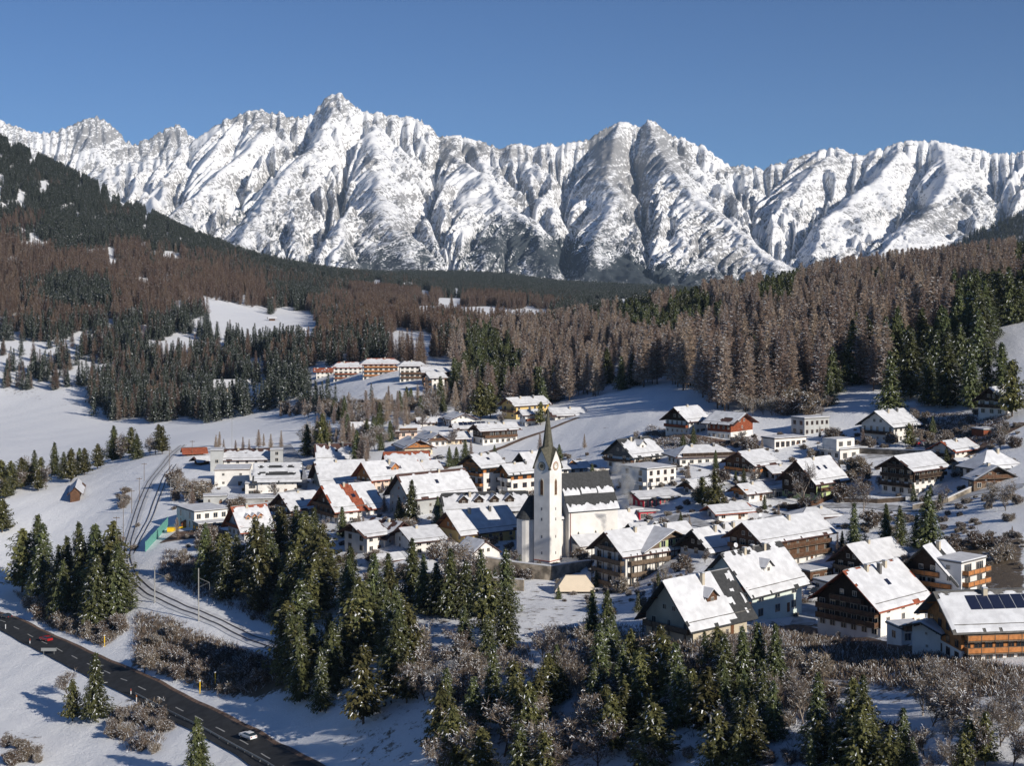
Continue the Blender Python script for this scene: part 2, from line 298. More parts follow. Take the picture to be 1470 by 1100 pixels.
def mount_mat():
    m = bpy.data.materials.new("alpine_rock_and_snow"); m.use_nodes = True; n = m.node_tree.nodes; l = m.node_tree.links; b = n["Principled BSDF"]
    tc = n.new("ShaderNodeTexCoord")
    def noise(sc, det, st=(1, 1, 1), rid=False):
        mp = n.new("ShaderNodeMapping"); mp.inputs["Scale"].default_value = st; l.new(tc.outputs["Object"], mp.inputs[0])
        q = n.new("ShaderNodeTexNoise"); q.inputs["Scale"].default_value = sc; q.inputs["Detail"].default_value = det; q.inputs["Roughness"].default_value = .65; q.noise_type = 'RIDGED_MULTIFRACTAL' if rid else 'FBM'; l.new(mp.outputs[0], q.inputs["Vector"]); return q
    na = noise(.045, 6); nb = noise(.06, 6, (.7, .4, 1.5)); nc_ = noise(.09, 2, (1, 1, .45))
    def thr(attr, nz, k, lo, hi):
        a = n.new("ShaderNodeAttribute"); a.attribute_name = attr
        s = n.new("ShaderNodeMath"); s.operation = 'SUBTRACT'; s.inputs[1].default_value = .5; l.new(nz.outputs[0], s.inputs[0])
        x = n.new("ShaderNodeMath"); x.operation = 'MULTIPLY_ADD'; x.inputs[1].default_value = k; l.new(s.outputs[0], x.inputs[0]); l.new(a.outputs["Fac"], x.inputs[2])
        mr = n.new("ShaderNodeMapRange"); mr.inputs[1].default_value = lo; mr.inputs[2].default_value = hi; l.new(x.outputs[0], mr.inputs[0]); return mr
    rk = thr("rock", na, 5.0, .37, .43); wd = thr("wood", nc_, 3.4, .39, .45)
    rc = n.new("ShaderNodeMix"); rc.data_type = 'RGBA'; rc.inputs["A"].default_value = (.19, .20, .215, 1); rc.inputs["B"].default_value = (.40, .385, .375, 1); l.new(nb.outputs[0], rc.inputs["Factor"])
    m1 = n.new("ShaderNodeMix"); m1.data_type = 'RGBA'; m1.inputs["A"].default_value = (.86, .87, .89, 1); l.new(rk.outputs[0], m1.inputs["Factor"]); l.new(rc.outputs["Result"], m1.inputs["B"])
    m2 = n.new("ShaderNodeMix"); m2.data_type = 'RGBA'; l.new(m1.outputs["Result"], m2.inputs["A"]); m2.inputs["B"].default_value = (.048, .058, .066, 1); l.new(wd.outputs[0], m2.inputs["Factor"])
    l.new(m2.outputs["Result"], b.inputs["Base Color"]); b.inputs["Roughness"].default_value = .8; b.inputs["Specular IOR Level"].default_value = .1
    bp = n.new("ShaderNodeBump"); bp.inputs["Strength"].default_value = 0.8; bp.inputs["Distance"].default_value = 16
    nr_ = noise(.012, 8, (1, 1, .6), True); l.new(nr_.outputs[0], bp.inputs["Height"]); l.new(bp.outputs[0], b.inputs["Normal"])
    return m
M['mount'] = mount_mat()
mountain("mountains", SKY_MAIN, -420, 1890, 1150, 330, 5800, 10800, 425, 3, 250, 2.3, ROCKS, WOODS, -.03)
mountain("mountains", SKY_BACK, -300, 450, 380, 120, 11500, 13500, 330, 11, 260, 2, [(130,195,50,16,.55),(245,200,30,16,.7),(180,215,60,14,.5)], [], .12)
# ---------------------------------------------------------------- vegetation meshes
M['spruce'] = mat("spruce_needles", (.11, .12, .046), .8, 0, .5, 0, .15, col2=(.052, .066, .032), obj=True)
M['pine'] = mat("pine_needles", (.12, .112, .042), .8, 0, .5, 0, .15, col2=(.050, .056, .024), obj=True)
M['larch'] = mat("larch_twigs", (.31, .235, .19), .9, 0, .5, 0, .1, col2=(.18, .13, .10), obj=True)
M['larch_far'] = mat("far_larch_twigs", (.165, .112, .085), .9, 0, .01, 0, .1, col2=(.075, .055, .046), obj=True)
M['twig'] = mat("bare_twigs", (.21, .17, .135), .9, 0, 1.2, 0, .1, col2=(.13, .10, .08), obj=True)
M['brush'] = mat("brown_brush", (.175, .13, .095), .9, 0, 1.2, 0, .1, col2=(.10, .075, .055), obj=True)
M['bark'] = mat("tree_bark", (.13, .10, .08), .9, .5, 3, .6)
M['birch'] = mat("birch_bark", (.42, .36, .31), .8, .6, 4, .3)
M['tsnow'] = mat("snow_on_branches", (.74, .77, .82), .6)

def quads(c, u, v, w, h):
    """quads centred c, spanned by unit u*w and v*h"""
    u = u / np.linalg.norm(u, axis=1, keepdims=True) * (np.asarray(w) / 2)[:, None]; v = v / np.linalg.norm(v, axis=1, keepdims=True) * (np.asarray(h) / 2)[:, None]
    return np.stack([c - u - v, c + u - v, c + u * .55 + v, c - u * .55 + v], 1)
def conifer(name, seed, h, rad, mats, kind='spruce', dens=1.0, snow=.22, base=.08, powr=.85, ragged=.25, fine=2):
    g = np.random.default_rng(seed); C = []; U = []; W = []; Wd = []; Hh = []; mi = []
    z = h * base; step = .42 / dens ** .5
    bulge = g.uniform(-.15, .15, 5)
    while z < h - .25:
        f = z / h; r0 = rad * (1 - f) ** powr * (1 + bulge[int(f * 4.99)]) * (min(1, .55 + f * 3))
        nb = max(3, int((9 if kind != 'larch' else 8) * dens ** .5 * (.45 + .55 * r0 / rad)))
        th = g.uniform(0, 6.283) + np.arange(nb) * 6.283 / nb + g.normal(0, .25, nb)
        rr = r0 * g.uniform(1 - ragged * 1.6, 1 + ragged, nb) + .12
        for t, r in zip(th, rr):
            n = max(2, int(r / (.62 if kind != 'larch' else .7)) + 1)
            q = (np.arange(n) + g.uniform(.3, .9, n)) / n * r
            droop = (-.28 if kind == 'spruce' else .05 if kind == 'pine' else -.05)
            d = np.array([math.cos(t), math.sin(t), 0]); s = np.array([-d[1], d[0], 0])
            zz = z + droop * q + (.16 * q * q / max(r, .5)) + g.normal(0, .10, n)
            c = d[None] * q[:, None] + s[None] * g.normal(0, .22, n)[:, None] + np.array([0, 0, 1])[None] * zz[:, None]
            if kind == 'larch':
                # thin hanging twigs
                for k in range(3):
                    cc = c + g.normal(0, .22, (n, 3)); dirv = d[None] * .9 + s[None] * g.normal(0, .8, n)[:, None] + np.array([0, 0, 1])[None] * g.normal(.05, .5, n)[:, None]
                    nv = g.normal(0, 1, (n, 3)); C.append(cc); U.append(dirv); W.append(np.cross(dirv, nv)); Wd.append(g.uniform(.8, 1.5, n)); Hh.append(g.uniform(.07, .15, n)); mi += [0] * n
                sn = g.random(n) < snow
                if sn.any():
                    k = int(sn.sum()); dv = d[None] + s[None] * g.normal(0, .5, k)[:, None] + np.array([[0, 0, .15]])
                    C.append(c[sn] + [0, 0, .08]); U.append(dv); W.append(np.cross(dv, np.array([[0, 0, 1.]])) + np.array([[0, 0, .9]])); Wd.append(g.uniform(.7, 1.3, k)); Hh.append(g.uniform(.08, .17, k)); mi += [1] * k
            else:
                for k in range(fine):
                    tl = g.normal(0, .42, (n, 3)); u = s[None] + tl * .7; v = d[None] + np.array([0, 0, -.5])[None] + tl; fs = 1.0 if fine < 3 else .68
                    C.append(c + g.normal(0, .10 if fine < 3 else .2, (n, 3))); U.append(u); W.append(v); Wd.append(g.uniform(.36, .72, n) * fs * (1.2 if kind == 'pine' else 1)); Hh.append(g.uniform(.6, 1.15, n) * fs * 1.1); mi += [0] * n
                sn = g.random(n) < snow * (.35 + .9 * q / max(r, .3))
                if sn.any():
                    k = int(sn.sum()); tl = g.normal(0, .25, (k, 3))
                    C.append(c[sn] + [0, 0, .16]); U.append(s[None] + tl); W.append(d[None] + np.array([0, 0, -.2])[None] + tl); Wd.append(g.uniform(.16, .40, k)); Hh.append(g.uniform(.5, 1.1, k)); mi += [1] * k
        z += step * g.uniform(.8, 1.2)
    # leader
    n = 5; C.append(np.stack([g.normal(0, .05, n), g.normal(0, .05, n), h - np.linspace(0, .8, n)], 1)); U.append(g.normal(0, 1, (n, 3)) * [1, 1, .1]); W.append(np.tile([[0, 0, 1.]], (n, 1))); Wd.append(np.full(n, .22)); Hh.append(np.full(n, .5)); mi += [0] * n
    Q = quads(np.concatenate(C), np.concatenate(U), np.concatenate(W), np.concatenate(Wd), np.concatenate(Hh))
    return np_mesh(name, Q.reshape(-1, 3), np.arange(len(Q) * 4).reshape(-1, 4), mats, mi)

def tubes(segs, k=4):
    """segs: list of (p, q, r0, r1) -> verts, faces"""
    V = []; Fc = []
    for p, q, r0, r1 in segs:
        p = np.array(p); q = np.array(q); d = q - p; d = d / (np.linalg.norm(d) + 1e-9)
        a = np.cross(d, [0.3, .2, 1.] if abs(d[2]) < .9 else [1, 0, 0.]); a /= np.linalg.norm(a); b = np.cross(d, a)
        n = len(V)
        for pt, r in ((p, r0), (q, r1)):
            for j in range(k):
                an = 6.2832 * j / k; V.append(pt + (a * math.cos(an) + b * math.sin(an)) * r)
        for j in range(k): Fc.append((n + j, n + (j + 1) % k, n + k + (j + 1) % k, n + k + j))
    return V, Fc
def trunk_mesh(name, h, r, m, lean=0, seed=0):
    g = random.Random(seed); segs = []; p = (0, 0, -1.2); n = 6
    for i in range(n):
        t = (i + 1) / n; q = (g.uniform(-.1, .1) + lean * t, g.uniform(-.1, .1), h * t)
        segs.append((p, q, r * (1 - i / n) + .02, r * (1 - (i + 1) / n) + .02)); p = q
    V, Fc = tubes(segs, 7); return np_mesh(name, V, Fc, [m])
def bare_tree(name, seed, h, spread, m_twig, snow=.3, levels=4, multi=1, twigw=.055, split_trunk=True, m_bark=None, up=.5):
    """returns (trunk mesh, crown mesh)"""
    g = random.Random(seed); big = []; tips = []
    def grow(p, d, L, r, lv):
        n = 3 if lv < 2 else 2
        for i in range(n):
            d2 = (d + Vector((g.gauss(0, .16), g.gauss(0, .16), g.gauss(0, .10) + .05))).normalized()
            q = p + d2 * L / n; r2 = r * .82
            (big if lv < 2 else tips).append((tuple(p), tuple(q), r, r2))
            p, d, r = q, d2, r2
            if lv < levels:
                for _ in range(2 if lv < 2 else 2 if g.random() < .6 else 1):
                    a = g.uniform(0, 6.283); side = Vector((math.cos(a), math.sin(a), g.uniform(-.1, up))) * spread
                    grow(p, (d * .75 + side).normalized(), L * g.uniform(.5, .72), r * .62, lv + 1)
    for k in range(multi):
        d = Vector((g.gauss(0, .12 * multi), g.gauss(0, .12 * multi), 1)).normalized()
        grow(Vector((g.gauss(0, .25 * (multi - 1)), g.gauss(0, .25 * (multi - 1)), -.6)), d, h * .48, h * .016 + .03, 0)
    V, Fc = tubes(big, 5); tr = np_mesh(name + "_wood", V, Fc, [m_bark or M['bark']])
    P = np.array([s[0] for s in tips]); Q = np.array([s[1] for s in tips]); gg = np.random.default_rng(seed)
    rep = 2; P = np.repeat(P, rep, 0); Q = np.repeat(Q, rep, 0); n = len(P)
    P = P + gg.normal(0, .12, (n, 3)); Q = Q + gg.normal(0, .35, (n, 3))
    d = Q - P; c = (P + Q) / 2; nv = gg.normal(0, 1, (n, 3))
    q1 = quads(c, d, np.cross(d, nv), np.linalg.norm(d, axis=1) * 1.15, np.full(n, twigw) * gg.uniform(.7, 1.5, n)); mi = [0] * n
    sn = gg.random(n) < snow; k = int(sn.sum())
    q2 = quads(c[sn] + [0, 0, .05], d[sn], np.cross(d[sn], [[0, 0, 1.]]) + [0, 0, .6], np.linalg.norm(d[sn], axis=1) * .7 + .05, np.full(k, twigw * 1.5)); mi += [1] * k
    A = np.concatenate([q1, q2]); cr = np_mesh(name, A.reshape(-1, 3), np.arange(len(A) * 4).reshape(-1, 4), [m_twig, M['tsnow']], mi)
    return tr, cr

SPR = []; PIN = []; LAR = []; LAF = []; BAR = []; BUS = []; BIR = []
for i in range(4): SPR.append((conifer("spruce_crown", 20 + i, 18, 4.5 + .45 * (i % 3), [M['spruce'], M['tsnow']], dens=1.5, snow=.20 + .08 * i, powr=.72, ragged=.34, fine=4), trunk_mesh("spruce_trunk", 15, .22, M['bark'], seed=i)))
for i in range(3): PIN.append((conifer("pine_crown", 40 + i, 15, 4.6, [M['pine'], M['tsnow']], 'pine', 1.1, .26, .13, .55, .4, fine=4), trunk_mesh("pine_trunk", 12, .24, M['bark'], seed=9 + i)))
for i in range(4): LAR.append((conifer("larch_crown", 60 + i, 22, 3.9, [M['larch'], M['tsnow']], 'larch', 1.25, .55, .12, .75, .3), trunk_mesh("larch_trunk", 20, .24, M['bark'], seed=19 + i)))
for i in range(4): BAR.append(bare_tree("bare_crown", 80 + i, 9, .75, M['twig'], .28)[::-1])
for i in range(2): BIR.append(bare_tree("birch_crown", 90 + i, 12, .55, M['twig'], .22, m_bark=M['birch'], up=.8)[::-1])
for i in range(4): BUS.append(bare_tree("bush_twigs", 100 + i, 4.2, .95, M['brush'] if i % 2 else M['twig'], .22, 4, 3, .06)[::-1])
# coarse far trees, one mesh each
def join_meshes(name, meshes):
    vs = []; fs = []; mi = []; mats = []; n0 = 0
    for me in meshes:
        v = np.empty(len(me.vertices) * 3, np.float32); me.vertices.foreach_get("co", v); f = np.empty(len(me.loops), np.int32); me.loops.foreach_get("vertex_index", f)
        k = np.empty(len(me.polygons), np.int32); me.polygons.foreach_get("material_index", k)
        mp = []
        for m in me.materials:
            if m not in mats: mats.append(m)
            mp.append(mats.index(m))
        vs.append(v.reshape(-1, 3)); fs.append(f.reshape(-1, 4) + n0); mi.append(np.array(mp)[k]); n0 += len(me.vertices)
    return np_mesh(name, np.concatenate(vs), np.concatenate(fs), mats, np.concatenate(mi))
LARJ = [join_meshes("larch_tree", p) for p in LAR]; SPRJ = [join_meshes("spruce_tree", p) for p in SPR]; BUSJ = [join_meshes("bush", p) for p in BUS]; BARJ = [join_meshes("bare_tree", p) for p in BAR]; PINJ = [join_meshes("pine_tree", p) for p in PIN]
M['spruce_far'] = mat('far_spruce_needles', (.058, .070, .052), .8, 0, .01, 0, .1, col2=(.034, .044, .036))
FARS = [conifer("far_spruce", 120 + i, 18, 4.2, [M['spruce_far'], M['tsnow']], dens=.35, snow=.55) for i in range(2)]
FARL = [conifer("far_larch", 130 + i, 20, 3.6, [M['larch_far'], M['tsnow']], 'larch', .7, .22) for i in range(2)]
for me in FARS: me.transform(Matrix.Scale(1, 4))

TN = [0]
def plant_tree(kind, x, y, h, name, label, cat, group, split=True, z=None, seed=None):
    """kind -> variants of (crown, trunk); natural height of the mesh scaled to h"""
    var, H0 = {'spruce': (SPR, 18), 'pine': (PIN, 15), 'larch': (LAR, 22), 'bare': (BAR, 10.5), 'birch': (BIR, 14), 'bush': (BUS, 5)}[kind]
    g = random.Random(TN[0] * 7 + 3 if seed is None else seed); TN[0] += 1
    i = g.randrange(len(var)); s = h / H0; w = s * g.uniform(.82, 1.15)
    z = float(gz(x, y)) if z is None else z
    loc = (x, y, z - .15); rot = (0, 0, g.uniform(0, 6.283))
    if split:
        t = link(name, None, None, loc, label=label, category=cat, group=group); t.rotation_euler = rot; t.scale = (w, w, s)
        link("crown", var[i][0], t); link("trunk", var[i][1], t)
    else:
        J = {'spruce': SPRJ, 'larch': LARJ, 'bush': BUSJ, 'bare': BARJ, 'pine': PINJ}[kind]
        t = link(name, J[i], None, loc, label=label, category=cat, group=group); t.rotation_euler = rot; t.scale = (w, w, s)
    return t

# ---------------------------------------------------------------- forests
CLEAR = [  # snow clearings in photo coordinates of the ground
    [(-50,572),(90,572),(125,600),(150,608),(250,600),(330,612),(430,606),(430,660),(-50,705)],
    [(285,440),(300,480),(330,497),(450,500),(455,455),(370,440),(290,425)],
    [(562,475),(612,472),(630,512),(598,516),(566,500)], [(598,438),(680,438),(795,450),(795,474),(700,472),(600,460)],
    [(105,520),(175,520),(170,545),(120,545)], [(200,492),(290,486),(320,500),(230,520)],
    [(430,530),(660,520),(660,580),(600,584),(450,580),(440,560)], [(296,552),(380,552),(378,584),(300,584)], [(760,455),(850,460),(850,470),(760,468)],
    [(700,470),(760,500),(740,560),(700,600),(420,600),(640,575),(660,540)],
]
def scatter(n, px0, px1, D0, D1, accept, g):
    D = np.sqrt(g.uniform(D0 * D0, D1 * D1, n)); P = g.uniform(px0, px1, n); PY = py_of(P, D)
    k = accept(P, PY, D) > g.random(n); P, D, PY = P[k], D[k], PY[k]
    X = (P - CX) / F * D; return X, D, gz(X, D), P, PY
def clear_mask(P, PY):
    m = np.ones(P.shape, bool)
    P = P + 34 * (fbm(P / 22, PY / 9, 3, 401) - .5) + 10 * (fbm(P / 5, PY / 3, 2, 403) - .5); PY = PY + 20 * (fbm(P / 18, PY / 10, 3, 402) - .5)
    for poly in CLEAR: m &= ~inpoly(P, PY, poly)
    return m
def gn_forest(name, X, Y, Z, protos, smin, smax, seed, label=None):
    me = bpy.data.meshes.new(name); me.vertices.add(len(X)); me.vertices.foreach_set("co", np.stack([X, Y, Z - .3], 1).astype(np.float32).ravel())
    g = np.random.default_rng(seed); fattr(me, "sz", g.uniform(smin, smax, len(X))); fattr(me, "rt", g.uniform(0, 6.283, len(X)))
    o = link(name, me, kind="stuff")
    ng = bpy.data.node_groups.new(name, 'GeometryNodeTree'); ng.interface.new_socket("Geometry", in_out='INPUT', socket_type='NodeSocketGeometry'); ng.interface.new_socket("Geometry", in_out='OUTPUT', socket_type='NodeSocketGeometry')
    n = ng.nodes; l = ng.links; gi = n.new("NodeGroupInput"); go = n.new("NodeGroupOutput"); ip = n.new("GeometryNodeInstanceOnPoints"); gti = n.new("GeometryNodeGeometryToInstance")
    for p in protos:
        oi = n.new("GeometryNodeObjectInfo"); oi.inputs["Object"].default_value = p; oi.inputs["As Instance"].default_value = True; oi.transform_space = 'ORIGINAL'; l.new(oi.outputs["Geometry"], gti.inputs[0])
    l.new(gi.outputs[0], ip.inputs["Points"]); l.new(gti.outputs[0], ip.inputs["Instance"]); ip.inputs["Pick Instance"].default_value = True
    a = n.new("GeometryNodeInputNamedAttribute"); a.data_type = 'FLOAT'; a.inputs["Name"].default_value = "sz"; b = n.new("GeometryNodeInputNamedAttribute"); b.data_type = 'FLOAT'; b.inputs["Name"].default_value = "rt"
    cx = n.new("ShaderNodeCombineXYZ"); l.new(b.outputs[0], cx.inputs[2]); l.new(cx.outputs[0], ip.inputs["Rotation"]); l.new(a.outputs[0], ip.inputs["Scale"])
    rv = n.new("FunctionNodeRandomValue"); rv.data_type = 'INT'; rv.inputs[4].default_value = 0; rv.inputs[5].default_value = len(protos) - 1; l.new(rv.outputs[2], ip.inputs["Instance Index"])
    rz = n.new("GeometryNodeRealizeInstances")
    l.new(ip.outputs[0], go.inputs[0])
    md = o.modifiers.new("forest", 'NODES'); md.node_group = ng
    return o
def proto(kind_mesh, px, D, name, label, cat, group):
    x = (px - CX) / F * D; return link(name, kind_mesh, None, (x, D, float(gz(x, D)) - .2), label=label, category=cat, group=group)
FG = 'single trees at the edge of the mountain forest'
pf = [proto(FARS[0], 300, 1210, 'spruce_tree', 'small dark spruce at the forest edge above the snowy clearing on the left hillside', 'tree', FG), proto(FARS[1], 420, 1120, 'spruce_tree', 'small snow-dusted spruce among the trees uphill of the long hotel row', 'tree', FG)]
pl = [proto(FARL[0], 330, 1330, 'larch_tree', 'reddish brown larch standing over the upper snow clearing', 'tree', FG), proto(FARL[1], 460, 1260, 'larch_tree', 'reddish brown larch just right of the two field barns', 'tree', FG)]
def larchness(P, PY, D):
    return fbm(P / 110, PY / 45 + D / 5000, 4, 31)
def acc_left(P, PY, D, larch):
    L = larchness(P, PY, D)
    t = np.clip((L - .47) * 9, 0, 1)
    t = np.where((PY > 470) & (P < 560), t * .35, t); t = np.where(D > 2600, t * .1, t); t = np.where((P > 440) & (D > 1150) & (D < 1850), .75 + .25 * t, t)
    hi = np.clip((D - 2100) / 400, 0, 1) * (P < 500); t = t * (1 - .7 * hi)
    m = clear_mask(P, PY) & ((PY < 590) | (D > 900)) & ((P < 660) | (D > 1000)) & ((P > 130) | (PY < 492) | (fbm(P / 8, PY / 8, 2, 5) > .56))
    m &= ~((P < 125) & (PY > 560)); gap = fbm(P / 16, PY / 9, 3, 77) > .40
    d = np.where(D > 2600, 1, .9) * gap
    return m * d * (t if larch else 1 - t)
g0 = np.random.default_rng(5)
X, Y, Z, P, PY = scatter(120000, -330, 960, 760, 3300, lambda P, PY, D: acc_left(P, PY, D, False), g0); gn_forest("spruce_forest", X, Y, Z, pf, .7, 1.3, 1)
X, Y, Z, P, PY = scatter(120000, -330, 960, 900, 3300, lambda P, PY, D: acc_left(P, PY, D, True), g0); gn_forest("larch_forest", X, Y, Z, pl, .7, 1.15, 2)
X, Y, Z, P, PY = scatter(60000, 330, 1700, 3300, 5300, lambda P, PY, D: np.ones(P.shape), g0); gn_forest("spruce_forest", X, Y, Z, pf, .7, 1.3, 3)
# the larch wood on the hill behind the village
def hill_ok(P, PY, D):
    edge = np.interp(P, [640, 700, 760, 830, 900, 960, 1000, 1060, 1100, 1180, 1215, 1245, 1300, 1350, 1400, 1420, 1470, 1800], [590, 585, 590, 575, 560, 550, 585, 595, 590, 585, 560, 565, 560, 562, 560, 480, 462, 430])
    top = np.interp(P, [640, 700, 850, 1000], [560, 520, 470, 440])
    return (PY < edge) & (PY > top - 60) & (D < 1250)
def hill_spruce(P, PY, D):
    s = fbm(P / 45, PY / 40, 3, 91); near = np.clip((PY - 500) / 60, 0, 1)
    return (s > .60) | ((P > 1370) & (PY > 430)) | ((P > 1190) & (near > .3) & (s > .42)) | ((P < 800) & (PY > 540) & (s > .5))
X, Y, Z, P, PY = scatter(9500, 650, 1780, 560, 1250, lambda P, PY, D: hill_ok(P, PY, D) * .5, g0)
order = np.argsort(Y); kk = hill_spruce(P, PY, Y)
near = order[:300]; ng_, farr = 0, order[300:]
for j in near:
    side = 'above the church spire' if P[j] < 830 else 'behind the smooth snow slope' if P[j] < 990 else 'above the farm with the red barn' if P[j] < 1130 else 'above the white houses' if P[j] < 1280 else 'at the right end'
    if kk[j]: plant_tree('spruce', X[j], Y[j], g0.uniform(18, 29), 'spruce_tree', 'dark spruce at the edge of the hill wood ' + side, 'tree', 'spruces in the hill wood ' + side, split=False)
    else: plant_tree('larch', X[j], Y[j], g0.uniform(22, 33), 'larch_tree', 'frosted brown larch in the hill wood ' + side, 'tree', 'larches in the hill wood ' + side, split=False)
pl2 = [o for o in COL.objects if o.name.startswith('larch_tree') and o.data in LARJ][:60:20]; ps2 = [o for o in COL.objects if o.name.startswith('spruce_tree') and o.data in SPRJ][:30:10]
fk = kk[farr]
gn_forest("larch_wood", X[farr][~fk], Y[farr][~fk], Z[farr][~fk], pl2, .85, 1.1, 5); gn_forest("spruce_wood", X[farr][fk], Y[farr][fk], Z[farr][fk], ps2, .85, 1.1, 6)

# the dark wooded shoulder that closes the valley on the right
def shoulder():
    P = np.linspace(1290, 1900, 90); V = np.linspace(0, 1, 40)[:, None]; PP = P[None] + 0 * V; D = 3500 + 1100 * V + 0 * P[None]
    top = np.interp(P, [1290, 1350, 1385, 1420, 1455, 1500, 1600, 1900], [400, 366, 346, 328, 314, 300, 280, 240])[None]
    z0 = ZC + (YH - 425) * 3500 / F; z1 = ZC + (YH - top) * 4600 / F
    z = z0 + (z1 - z0) * V ** .9 + 10 * (fbm(PP / 25, V * 8 + 0 * PP, 3, 66) - .5)
    X = (PP - CX) / F * D; me = np_mesh("hill", np.stack([X, D, z], -1).reshape(-1, 3), grid_faces(40, 90), [M['snow']], smooth=True); link("hill", me, kind="structure")
    g = np.random.default_rng(8); n = 9000; i = g.uniform(0, 38.9, n); j = g.uniform(0, 88.9, n); a, b = i.astype(int), j.astype(int); fa, fb = i - a, j - b
    L = lambda Q: (Q[a, b] * (1 - fa) + Q[a + 1, b] * fa) * (1 - fb) + (Q[a, b + 1] * (1 - fa) + Q[a + 1, b + 1] * fa) * fb
    gn_forest("spruce_forest", L(X), L(D), L(z), pf, .9, 1.4, 12)
shoulder()
# ---------------------------------------------------------------- building kit
WHITE = (.74, .72, .69)
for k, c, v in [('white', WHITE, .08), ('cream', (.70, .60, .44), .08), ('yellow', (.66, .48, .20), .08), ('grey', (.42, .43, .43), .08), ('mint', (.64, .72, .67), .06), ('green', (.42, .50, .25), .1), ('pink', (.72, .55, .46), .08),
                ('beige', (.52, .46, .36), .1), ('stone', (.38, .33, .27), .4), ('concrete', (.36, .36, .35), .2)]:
    M[k] = mat(k + "_render", c, .9, v * 1.8, .35, .15)
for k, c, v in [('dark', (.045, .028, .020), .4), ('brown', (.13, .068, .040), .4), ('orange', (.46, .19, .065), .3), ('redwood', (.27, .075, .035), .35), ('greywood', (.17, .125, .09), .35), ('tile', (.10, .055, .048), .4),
                ('redtile', (.34, .10, .055), .4), ('slate', (.055, .057, .06), .3), ('shingle', (.105, .10, .075), .35), ('greyroof', (.15, .145, .14), .3), ('crimson', (.45, .02, .045), .1)]:
    M[k] = mat(k + "_surface", c, .75, v, 1.6, .3)
M['glass'] = mat("window_glass", (.02, .028, .036), .08, 0, spec=.8); M['frame'] = mat("window_frame", (.55, .50, .44), .5); M['frameb'] = mat("brown_window_frame", (.13, .06, .03), .5)
M['metal'] = mat("grey_metal", (.30, .31, .31), .5, metal=.4); M['solar'] = mat("solar_glass", (.015, .02, .045), .15, spec=.7)
M['net'] = mat("green_netting", (.13, .34, .30), .8, .2, 3); M['yellowp'] = mat("yellow_plastic", (.75, .48, .02), .5); M['copper'] = mat("copper_trim", (.30, .07, .05), .6)

class MB:
    def __init__(s): s.v = []; s.f = []; s.m = []; s.mats = []
    def mid(s, m):
        m = M[m]
        if m not in s.mats: s.mats.append(m)
        return s.mats.index(m)
    def poly(s, pts, m):
        n = len(s.v); s.v += [tuple(p) for p in pts]; s.f.append(tuple(range(n, n + len(pts)))); s.m.append(s.mid(m))
    def box(s, x0, y0, z0, x1, y1, z1, m, X=None):
        p = [(x, y, z) for x in (x0, x1) for y in (y0, y1) for z in (z0, z1)]
        if X: p = [X(*q) for q in p]
        for f in ((0, 1, 3, 2), (4, 6, 7, 5), (0, 4, 5, 1), (2, 3, 7, 6), (0, 2, 6, 4), (1, 5, 7, 3)): s.poly([p[i] for i in f], m)
    def prism(s, base, top, m, cap=True):
        n = len(base)
        for i in range(n): s.poly([base[i], base[(i + 1) % n], top[(i + 1) % n], top[i]], m)
        if cap: s.poly(top, m); s.poly(base[::-1], m)
    def cyl(s, x, y, z0, z1, r0, r1, m, k=8):
        a = [(x + r0 * math.cos(6.2832 * i / k), y + r0 * math.sin(6.2832 * i / k), z0) for i in range(k)]; b = [(x + r1 * math.cos(6.2832 * i / k), y + r1 * math.sin(6.2832 * i / k), z1) for i in range(k)]
        s.prism(a, b, m)
    def rod(s, p, q, r, m, k=5):
        V, Fc = tubes([(p, q, r, r)], k)
        for f in Fc: s.poly([V[i] for i in f], m)
    def mesh(s, name):
        me = bpy.data.meshes.new(name); me.from_pydata(s.v, [], s.f)
        for m in s.mats: me.materials.append(m)
        me.polygons.foreach_set("material_index", s.m); me.update(); return me
    def obj(s, name, parent=None, **k): return link(name, s.mesh(name), parent, **k)

_WC = {}
def window_meshes(w, h, fr, sh):
    key = (round(w, 1), round(h, 1), fr, sh)
    if key not in _WC:
        w, h = key[0], key[1]; a = MB(); t = .09
        a.box(-w / 2, -.07, -h / 2, -w / 2 + t, .02, h / 2, fr); a.box(w / 2 - t, -.07, -h / 2, w / 2, .02, h / 2, fr)
        a.box(-w / 2 + t, -.07, -h / 2, w / 2 - t, .02, -h / 2 + t, fr); a.box(-w / 2 + t, -.07, h / 2 - t, w / 2 - t, .02, h / 2, fr); a.box(-.035, -.065, -h / 2 + t, .035, .018, h / 2 - t, fr)
        if w > 1.9:
            for q in (-w / 4, w / 4): a.box(q - .03, -.065, -h / 2 + t, q + .03, .018, h / 2 - t, fr)
        if sh:
            for sx in (-1, 1): a.box(sx * (w / 2 + .28) - .24, -.05, -h / 2, sx * (w / 2 + .28) + .24, -.005, h / 2, sh)
        b = MB(); b.box(-w / 2 + t, -.03, -h / 2 + t, w / 2 - t, .015, h / 2 - t, 'glass')
        _WC[key] = (a.mesh("window"), b.mesh("pane"))
    return _WC[key]
def add_window(root, p, N, w=1.1, h=1.3, fr='frame', sh=None):
    a, b = window_meshes(w, h, fr, sh); o = link("window", a, root, p); o.rotation_euler = (0, 0, math.atan2(N[0], -N[1])); link("pane", b, o)

